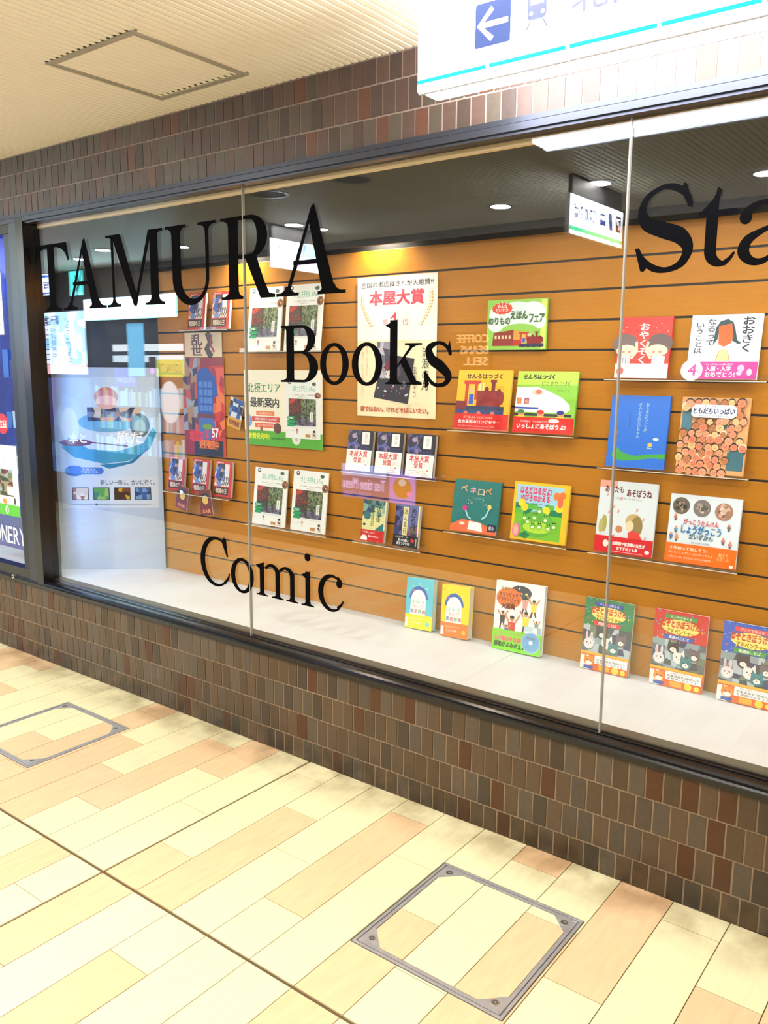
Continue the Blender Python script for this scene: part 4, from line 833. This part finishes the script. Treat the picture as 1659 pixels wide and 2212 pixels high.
# ---- clear acrylic ledges hooked into the slat wall
def ledge(x0, x1, z, label, yf=.488):
    e = empty('acrylic_ledge', ((x0+x1)/2, YB, z)); tag(e, label, 'ledge', 'clear acrylic book ledges'); hwid = (x1-x0)/2; d = YB-yf
    MB().box(-hwid, hwid, -d, -.0005, -.004, -.001).build('tray', ACRYL, e)
    MB().box(-hwid, hwid, -d-.003, -d, -.004, .014).build('lip', ACRYL, e)
    MB().box(-hwid, hwid, -.0035, -.0005, -.001, .018).build('back_plate', ACRYL, e)
    MB().box(-hwid, hwid, -d-.0045, -d-.0032, -.0045, -.0015).build('edge_highlight', mat('painted_highlight', (.75, .66, .52), .3), e)  # opaque pale strip: the bright glint along the acrylic edge, painted in
for x0, x1, z, lb in ((-1.70, -1.20, 1.5550, 'clear ledge under the upper guide magazines'), (-1.70, -1.18, .7560, 'clear ledge under the low guide magazines above Comic'), (-1.10, -.61, 1.0535, 'clear ledge under the three award novels'),
                  (-1.03, -.68, .7580, 'clear ledge under the two small paperbacks'), (-.56, -.04, 1.2540, 'clear ledge under the two train books'), (-.57, -.05, .8590, 'clear ledge under the teal and frog books'),
                  (.06, .57, 1.4540, 'clear ledge under the red and pale blue books'), (.05, .54, 1.1570, 'clear ledge under the blue and crowded face books'), (.03, .53, .8590, 'clear ledge under the school picture books'),
                  (-2.12, -1.78, 1.6575, 'clear ledge under the two comics above the tall poster'), (-2.30, -1.80, .8580, 'clear ledge under the row of three comics')):
    ledge(x0, x1, z, lb)

# ================================================================ WHITE BOARD WITH POSTER, OBLIQUE
ang = math.atan2(dv.y, dv.x)            # direction from right end to left end
e = empty('display_board', (P0.x, P0.y, ZS), (0, 0, ang)); tag(e, 'tall white board set obliquely at the dark end, holding a reading poster', 'board')
BW = .70; BH = 1.048
# local +x runs from the right end to the left end; the viewer is on local +y
MB().prism([(0, .0), (BW, .0), (BW, BH), (.012, BH), (.003, BH-.003), (0, BH-.012)], 'y', -.006, 0).build('panel', WHITEB, e, bevel=.0015)
def board(a):
    a.rect(0, 0, 1, 1, (196, 212, 230))
    a.poly([(.10, .40), (.02, .30), (.14, .20), (.45, .13), (.70, .16), (.92, .28), (1.0, .45), (.96, .50), (.86, .34), (.6, .26), (.3, .28)], (60, 150, 190)).poly([(.40, .12), (.70, .15), (.95, .32), (.75, .14), (.5, .08)], (30, 120, 170))
    a.oval(.17, .345, .17, .035, (120, 46, 50)).line([(.30, .35), (.70, .31)], .012, (60, 40, 50)); a.oval(.50, .55, .30, .10, (110, 170, 200))
    a.grid(.30, .56, .85, .70, 8, 3, [(190, 130, 110), (210, 190, 170), (120, 130, 150), (60, 60, 80), (220, 120, 100)], 61, .4); a.oval(.83, .52, .10, .12, (90, 110, 120)).oval(.83, .50, .06, .08, (150, 160, 160))
    a.oval(.50, .80, .12, .10, (190, 110, 90)).oval(.50, .75, .11, .07, (220, 170, 160))
    a.text('本と', .10, .34, .28, .44, WHT, .02).text('旅だ', .58, .34, .86, .46, WHT, .02)
    a.oval(.14, .06, .10, .055, (70, 120, 200)).rect(.14, .025, .40, .095, (70, 120, 200)).oval(.40, .06, .04, .035, (70, 120, 200)).text('本屋さん\nで旅をする', .20, .035, .38, .085, WHT)
def strip(a):
    a.rect(0, 0, 1, 1, (206, 216, 230)); a.text('新しい一冊に、会いに行く。', .40, .74, .96, .90, (90, 96, 110), .02)
    for k, pal in enumerate(([(220, 200, 190), (170, 110, 90), (236, 220, 210)], [(90, 160, 80), (60, 130, 110), (150, 190, 110)], [(200, 160, 40), (60, 30, 20), (120, 60, 30)], [(50, 90, 160), (110, 150, 200), (30, 60, 130)])):
        a.rect(.105+.215*k, .26, .275+.215*k, .66, (70, 60, 60)); a.grid(.115+.215*k, .28, .265+.215*k, .64, 4, 3, pal, 70+k, .4)
    a.line([(.06, .12), (.92, .12)], .004, (120, 130, 140)); a.disc(.35, .12, .012, (60, 90, 110))
ps = empty('reading_poster', (P0.x, P0.y, ZS), (0, 0, ang)); tag(ps, 'pale travel reading poster in blues fixed on the oblique white board', 'poster')
def on_board(nm, art, u0, u1, z0, z1, off):
    a = Art(u1-u0, z1-z0); art(a)
    o = a.build(nm, ps, loc=((u0+u1)/2, off, z0), rot=(0, 0, math.pi)); return o
on_board('poster_picture', board, .022, .515, .49, 1.00, .0004)
on_board('poster_caption', strip, .022, .515, .325, .49, .0004)

# ================================================================ HANGING SIGNS
# big backlit sign close to the brick head, parallel to the window
SY = -.325; SGX0, SGX1, SGZ0, SGZ1 = -.143, 1.90, 2.181, 2.425
e = empty('station_sign', (0, SY, ZC)); tag(e, 'large backlit white direction sign with arrow, hanging before the brick head', 'sign')
def rrect(x0, x1, z0, z1, r, n=5):
    pts = []
    for cx, cz, a in ((x1-r, z0+r, -90), (x1-r, z1-r, 0), (x0+r, z1-r, 90), (x0+r, z0+r, 180)):
        for i in range(n+1): pts.append((cx+r*math.cos(R(a+90*i/n)), cz+r*math.sin(R(a+90*i/n))))
    return pts
WHITEGLOW = mat('opal_diffuser', (.93, .95, 1.0), .5, emit=E_SIGN)
SIGNRIM = mat('sign_rim', (.9, .92, .95), .4)
MB().prism(rrect(SGX0+.003, SGX1-.003, SGZ0-ZC+.003, SGZ1-ZC-.003, .009), 'y', .002, .078).build('case', WHITEGLOW, e)
MB().box(SGX0+.004, SGX1-.004, -.0012, .003, SGZ0-ZC-.002, SGZ0-ZC+.001).build('lower_rim', STEEL, e)
MB().prism(rrect(SGX0, SGX1, SGZ0-ZC, SGZ1-ZC, .010), 'y', -.001, .002).build('front_diffuser', WHITEGLOW, e)
MB().prism(rrect(SGX0, SGX1, SGZ0-ZC+.006, SGZ1-ZC, .010), 'y', .078, .081).build('back_diffuser', WHITEGLOW, e)
for hx in (.15, 1.4): MB().box(hx-.012, hx+.012, .03, .05, SGZ1-ZC-.002, .004).build('hanger', SIGNRIM, e)
a = Art(1, 1)       # metres, origin at sign axis
NAVY = (62, 84, 150)
def sr(x0, x1, z0, z1, c): a.rect(x0+.5, z0-2, x1+.5, z1-2, c)
TEAL = (0, 226, 196)
for x0, x1 in ((-.143, .060), (.069, .272), (.281, .484), (.493, .696), (.705, 1.0), (1.01, 1.3), (1.31, 1.89)): sr(x0, x1, 2.2055, 2.2155, TEAL)
# arrow on navy square
a.poly([(p[0]+.5, p[1]-2) for p in rrect(.028, .126, 2.255, 2.355, .006)], NAVY)
for pts in ([(.038, 2.305), (.119, 2.305)], [(.076, 2.340), (.039, 2.305), (.076, 2.270)]): a.line([(x+.5, z-2) for x, z in pts], .013, WHT)
# train pictogram
a.poly([(p[0]+.5, p[1]-2) for p in rrect(.170, .220, 2.287, 2.360, .012)], (110, 120, 160)); sr(.178, .212, 2.320, 2.342, WHT)
for x in (.180, .210): a.disc(x+.5, 2.302-2, .005, WHT)
a.line([(.180+.5, .287), (.167+.5, .266)], .004, (110, 120, 160)).line([(.210+.5, .287), (.223+.5, .266)], .004, (110, 120, 160))
a.text('北大阪急行', .282+.5, .275, .76+.5, .365, (120, 130, 175)); 
a.build('sign_print', e, loc=(0, -.0012, 2-ZC), m=INKLIT)
area('sign_glow_back', ((SGX0+SGX1)/2, SY+.084, (SGZ0+SGZ1)/2), SGX1-SGX0-.02, 12, (.93, .95, 1), (R(90), 0, 0), .2)
area('sign_glow_front', ((SGX0+SGX1)/2, SY-.004, (SGZ0+SGZ1)/2), SGX1-SGX0-.02, 20, (.93, .95, 1), (R(-90), 0, 0), .2)

def cross_sign(x, y0, y1, z0, z1, label, art, lit=INKLIT2, depth=.024):
    """double faced light box across the passage; faces look along +x and -x"""
    e = empty('hanging_sign', (x, (y0+y1)/2, ZC)); tag(e, label, 'sign', 'double faced light boxes hanging across the passage')
    w_, h_ = y1-y0, z1-z0
    MB().box(-depth/2, depth/2, -w_/2, w_/2, z0-ZC, z1-ZC).build('case', SIGNRIM, e, bevel=.003)
    MB().box(-.012, .012, -w_/2+.02, w_/2-.02, z1-ZC, .004).build('hanger_box', STEELD, e)
    for s, rz in ((1, R(90)), (-1, R(-90))):
        a = Art(w_*.985, h_*.96); art(a); a.build('face_print', e, m=lit, loc=(s*(depth/2+.001), 0, z0-ZC+.02*h_), rot=(0, 0, rz))
    return e
def s1(a):
    a.rect(0, 0, 1, 1, (246, 250, 252)).rect(0, .10, 1, .20, (70, 180, 120)).rect(.02, .40, .14, .84, (60, 40, 40)).line([(.05, .48), (.11, .76)], .012, WHT).line([(.05, .76), (.11, .76), (.11, .58)], .012, WHT)
    a.poly([(.19, .40), (.22, .84), (.30, .84), (.27, .40)], (60, 70, 110)).rect(.34, .46, .46, .76, (50, 60, 110)).rect(.36, .60, .44, .72, WHT).text('バスのりば', .50, .42, .94, .80, (50, 50, 90), .03)
cross_sign(-.735, -2.41, -1.74, 2.152, 2.35, 'white light box sign with bus stop words and green stripe, across the passage', s1)
def s2(a): a.rect(0, 0, 1, 1, (236, 246, 252)).rect(0, .45, .38, .95, (170, 210, 240)).text('阪急バス', .45, .5, .9, .8, (90, 130, 190)).rect(.04, .18, .5, .34, (130, 170, 220)).text('INFORMATION', .06, .20, .48, .32, (240, 246, 255), .02)
cross_sign(-3.01, -2.47, -1.93, 2.152, 2.35, 'white light box sign with pale blue panel, farther along the passage', s2)
def s3(a): a.rect(0, 0, 1, 1, (246, 246, 252)).rect(0, .84, 1, .95, (60, 100, 200)).rect(0, .05, 1, .14, (60, 100, 200)).text('吉林田', .12, .32, .9, .66, (50, 50, 110), .03)

# emissive signs on the opposite side: faces look towards the window (+y)
def opp(name, label, cat, x0, x1, z0, z1, art, m, y=YW, depth=.03, group=None, back=BLACK):
    e = empty(name, ((x0+x1)/2, y, z0)); tag(e, label, cat, group)
    MB().box(-(x1-x0)/2, (x1-x0)/2, .0005, depth, 0, z1-z0).build('case', back, e)
    a = Art(x1-x0, z1-z0); art(a); a.build('face_print', e, m=m, loc=(0, depth+.0006, 0), rot=(0, 0, math.pi)); return e
opp('wall_sign', 'white and blue sign with three dark characters above the opposite shop', 'sign', -7.50, -7.04, 2.216, 2.432, s3, INKLIT3, depth=.05)
def ex(a): a.rect(0, 0, 1, 1, (60, 190, 190)).poly([(.78, .44), (.78, .56), (.42, .56), (.62, .80), (.46, .84), (.14, .50), (.46, .16), (.62, .20), (.42, .44)], (16, 70, 60)).text('出口', .1, .04, .9, .14, (200, 240, 240))
opp('exit_sign', 'green exit sign with arrow above the opposite shop', 'sign', -6.735, -6.50, 2.19, 2.43, ex, INKLIT3, depth=.05)
def hd(a): a.rect(0, 0, 1, 1, (120, 236, 240)).rect(0, .8, 1, 1, (190, 226, 255)).rect(0, .0, 1, .12, (150, 226, 236)).rect(.42, .1, .55, .9, (150, 226, 240)).specks(.2, .2, .9, .8, 10, .03, [(180, 240, 250), (100, 220, 220)], 2)
opp('shop_light_box', 'long pale cyan light box over the opposite shop front', 'sign', -6.46, -5.02, 1.93, 2.14, hd, INKLIT3, depth=.08)
def fly(a):
    a.rect(0, 0, 1, 1, (200, 222, 250)); a.grid(0, .0, 1, 1, 9, 8, [(170, 200, 245), (214, 226, 250), (150, 190, 230), (200, 240, 240), (230, 226, 240)], 81, .4)
    a.rect(0, 0, 1, .16, (230, 180, 180)); a.text('新刊案内', .55, .80, .98, .95, (40, 50, 90), .03); a.vtext('いらっしゃいませ', .30, .2, .42, .9, (60, 100, 190), .02).vtext('好評発売中', .62, .25, .75, .75, (90, 120, 190), .03); a.rect(.40, .05, .62, .45, (240, 190, 180)); [a.line([(.78, .8-.08*k), (.97, .8-.08*k)], .01, (70, 90, 140)) for k in range(9)]
opp('notice_panel', 'bright notice panel crowded with blue lettering beside the opposite shop', 'poster', -7.38, -6.53, 1.40, 2.04, fly, INKLIT3, depth=.03)
def shopw(a):
    a.rect(0, 0, 1, 1, (24, 40, 60)); a.rect(0, .78, .75, .83, (236, 246, 255)).rect(0, .70, .75, .75, (220, 240, 255)).rect(0, .60, .28, .72, (190, 200, 90)).text('LOYALTY', .03, .63, .26, .69, (90, 90, 90)).rect(.28, .56, .36, .74, (50, 50, 70)).oval(.32, .64, .025, .02, (200, 90, 220)).rect(.50, .52, .74, .66, (30, 60, 170)).text('いらっしゃい', .52, .55, .72, .60, (200, 220, 255)).rect(.40, .60, .58, .98, (110, 190, 236))
    rn = random.Random(6)
    for j, z0 in enumerate((.02, .20, .38)):
        u = .02
        while u < .97:
            wd = rn.uniform(.012, .03); a.rect(u, z0, u+wd, z0+rn.uniform(.10, .15), rn.choice([(50, 90, 140), (80, 130, 170), (110, 160, 190), (40, 70, 130), (140, 180, 200), (150, 170, 70), (90, 80, 150), (130, 190, 200)])); u += wd+.003
    a.oval(.15, .42, .1, .15, (190, 214, 236))
opp('shop_window', 'bluish lit opposite bookshop front with shelves of spines', 'shop window', -6.46, -5.02, .60, 1.92, shopw, INKDIM, depth=.02)
def shopb(a): a.rect(0, 0, 1, 1, (44, 76, 130)); a.grid(0, 0, 1, 1, 6, 6, [(40, 70, 130), (60, 100, 160), (50, 80, 120), (80, 120, 170), (70, 70, 140)], 88, .4).rect(.55, .55, .8, .8, (150, 170, 60)).oval(.3, .5, .12, .2, (130, 150, 180))
opp('shop_window', 'dim blue end of the opposite shop front under the notice panel', 'shop window', -7.9, -6.50, .35, 1.36, shopb, INKDIM, depth=.02)
def coffee(a):
    a.rect(0, 0, 1, 1, (20, 14, 10))
    for k, t in enumerate(('COFFEE', 'BEANS', 'SELL')): a.text(t, .08, .70-.31*k, .92-.1*k, .92-.31*k, (236, 190, 140), .02)
opp('cafe_sign', 'dark sign with coffee words glowing cream on the opposite wall', 'sign', -2.09, -1.79, 1.49, 1.74, coffee, INKDIM, depth=.02)
def tea(a): a.rect(0, 0, 1, 1, (60, 50, 120)).rect(.38, .66, 1, 1, (150, 170, 236)).text('Tea time Menu', .40, .28, .98, .60, (190, 180, 250), .03).text('15:00-17:00', .6, .04, .96, .20, (120, 130, 236)).rect(0, .0, .34, .85, (150, 120, 220)).oval(.17, .45, .12, .30, (150, 100, 50)).oval(.17, .6, .05, .10, (190, 190, 190)).oval(.08, .3, .03, .07, (236, 110, 190))
opp('menu_screen', 'violet lit menu screen with tea time words on the opposite wall', 'screen', -3.12, -2.40, .47, .74, tea, INKDIM, depth=.03)
area('shop_light', (-5.74, YW+.084, 2.035), 1.40, 26, (.62, .82, 1.0), (R(90), 0, 0), .19)

# ---- passage downlights
def downlight(x, y, label, r=.055, lit=True, power=P_DOWN):
    e = empty('downlight', (x, y, ZC)); tag(e, label, 'downlight', 'downlights of the passage ceiling')
    MB().ring((0, 0, -.006), r, r+.026, .008).build('trim_ring', mat('downlight_ring', (.6, .6, .58), .3, .3), e)
    MB().cyl((0, 0, -.001), r, .003).build('lamp_disc', mat('lamp_glow', (1, .95, .86), .5, emit=14) if lit else BLACK, e)
    if lit: area('downlight_lamp', (x, y, ZC-.008), r*2, power, (1, .93, .80))
for x, y, lb in ((-.70, -2.02, 'round lit downlight behind the bus stop sign'), (-2.90, -2.06, 'round lit downlight above the pale blue sign'), (-5.07, -2.06, 'round lit downlight near the far shop, front row'), (1.50, -2.02, 'round lit downlight over the viewer, front row'),
                 (-1.43, -2.28, 'round lit downlight between the two hanging signs'), (-2.88, -2.29, 'round lit downlight behind the pale blue sign'), (-4.38, -2.31, 'round lit downlight past the pale blue sign'), (-5.76, -2.30, 'round lit downlight before the exit sign'), (.05, -2.28, 'round lit downlight over the viewer, rear row')):
    downlight(x, y, lb, power=P_DOWN*(.6 if x > 0 else 1.0))
for x, y, lb in ((-2.31, -1.24, 'large unlit ceiling ring above the first glass joint'), (-1.70, -1.22, 'large unlit ceiling ring left of the brick glow')):
    e = empty('ceiling_speaker', (x, y, ZC)); tag(e, lb, 'ceiling speaker', 'flush rings in the passage ceiling')
    MB().ring((0, 0, -.005), .095, .105, .008).build('trim_ring', mat('bright_ring', (.85, .86, .88), .2, .2), e)
    MB().cyl((0, 0, -.001), .095, .002).build('grille', mat('speaker_grille', (.25, .25, .25), .6), e)

# ---- lamps inside the display
def spot(name, loc, tgt, power, col, ang=90, blend=.8, size=.03):
    l = bpy.data.lights.new(name, 'SPOT'); l.energy = power; l.color = col; l.spot_size = R(ang); l.spot_blend = blend; l.shadow_soft_size = size
    o = bpy.data.objects.new(name, l); COL.objects.link(o); o.location = loc
    o.rotation_euler = (Vector(tgt)-Vector(loc)).to_track_quat('-Z', 'Y').to_euler(); return o
for x in (-2.45, -1.70, -.93, .95):
    e = empty('valance_lamp', (x, .513, 2.05)); tag(e, 'small lamp hidden behind the black valance, '+{-2.45: 'over the comics', -1.70: 'over the guide magazines', -.93: 'over the award poster', .95: 'beyond the second glass joint'}[x], 'lamp', 'hidden valance lamps')
    MB().cyl((0, 0, .012), .018, .26, 'z', 16).build('lamp_body', BLACK, e)
    spot('valance_spot', (x, .513, 2.055), (x, .535, 1.0), P_SPOT, (1, .88, .68), 140, 1, .012)
for x in (-2.2, -1.3, -.45, .4, 1.3):
    e = empty('window_head_lamp', (x, .10, 2.27)); tag(e, 'small lamp tucked up behind the window head, '+{-2.2: 'over the white board', -1.3: 'right of the first glass joint', -.45: 'in the middle pane', .4: 'right of the second glass joint', 1.3: 'past the picture edge'}[x], 'lamp', 'lamps behind the window head')
    MB().cyl((0, 0, -.03), .03, .078, 'z', 16).build('lamp_body', BLACK, e)
    spot('head_spot', (x, .10, 2.235), (x, .50, 1.15), P_TRACK*(.8 if x < -2 else 3.4), (1, .95, .88), 115, .8, .05)

e = empty('added_blue_strip', (-2.628, .094, ZS+.07)); tag(e, 'added unseen blue lamp behind the dark mullion, tinting the white board', 'light strip')  # blue strip lamp added out of view to tint the white board
MB().box(-.008, .008, -.004, .004, 0, 1.3).build('added_strip_body', BRONZE, e)
d_ = Vector((.6, .8, 0)).normalized()
l = area('added_blue_lamp', (-2.628+d_.x*.012, .094+d_.y*.012, 1.15), .012, 2.2, (.22, .48, 1.0), d_.to_track_quat('-Z', 'Y').to_euler(), 1.25)

# ---- things in the showcase at the far left
def glass_sheet(label, x, z, w_, h_, art, group=None):
    e = empty('showcase_poster', (x, .0225, z)); tag(e, label, 'poster', group)
    MB().box(-w_/2, w_/2, -.001, 0, 0, h_).build('sheet', PAPER, e); a = Art(w_, h_); art(a); a.build('sheet_print', e, -.0011)
def sc1(a): a.rect(0, 0, 1, 1, (240, 246, 250)); a.vtext('新刊入荷', .70, .5, .95, .95, (30, 30, 40), .03); [a.line([(.6, .42-.05*k), (.95, .42-.05*k)], .01, (150, 170, 180)) for k in range(6)]
glass_sheet('white notice with dark characters high on the far left showcase', -3.02, 1.635, .26, .30, sc1)
def sc2(a):
    a.rect(0, 0, 1, 1, (240, 244, 242)); a.rect(0, 0, 1, .16, (90, 190, 60)).text('0', .62, .02, .70, .14, WHT, .02); a.specks(.2, .80, .95, .95, 8, .02, [(190, 210, 210), (210, 170, 170)], 3); a.grid(.0, .28, .86, .66, 8, 7, [(90, 50, 44), (110, 120, 80), (150, 140, 110), (130, 60, 50), (60, 70, 50), (150, 170, 190)], 91, .4)
    a.rect(.70, .30, .86, .42, WHT).oval(.62, .20, .06, .04, (220, 150, 80)).oval(.88, .22, .03, .05, (80, 80, 80))
glass_sheet('white and green notice with a garden photo on the far left showcase', -3.035, .715, .37, .366, sc2)
def sc3(a): a.rect(0, 0, 1, 1, (214, 40, 60)); a.text('大賞', .5, .3, .95, .7, WHT, .03)
e = empty('round_sticker', (-2.965, .0222, 1.19)); tag(e, 'red round sticker above the green edged notice on the showcase', 'sticker')
MB().cyl((0, -.0008, 0), .052, .0008, 'y', 30).build('disc', solid((214, 40, 60)), e)
a = Art(.07, .04); a.text('注目', 0, 0, 1, 1, WHT, .02); a.build('sticker_print', e, loc=(0, -.0012, -.02))
e = empty('showcase_lettering', (-3.2, .0232, .568)); tag(e, 'white capital letters of stationery low on the far left showcase door', 'lettering')
cw = .0; X = -2.822
for ch, wd_ in reversed(list(zip('STATIONERY', (.046, .046, .05, .046, .016, .054, .052, .046, .050, .050)))):
    a = Art(wd_, .088); a.text(ch, 0, 0, 1, 1, (246, 248, 250), .01); a.build('letter', e, loc=(X-wd_/2+3.2, 0, 0)); X -= wd_+.010
for k, (z, h) in enumerate(((.9, .16), (1.15, .13), (1.42, .15))):
    bk = MB(); e = empty('showcase_rack', (-3.05, .295, z)); tag(e, 'small blue lit rack of boxed goods inside the showcase, '+('lowest', 'middle', 'highest')[k], 'rack', 'goods in the blue showcase')
    MB().box(-.2, .2, -.12, 0, -.008, 0).build('rack_board', BLUE, e)
    rn = random.Random(k)
    for i in range(6): MB().box(-.19+i*.065, -.135+i*.065, -.10, -.02, 0, h*rn.uniform(.6, 1)).build('box', solid(rn.choice([(60, 120, 220), (120, 190, 240), (30, 60, 160), (190, 220, 250)])), e)
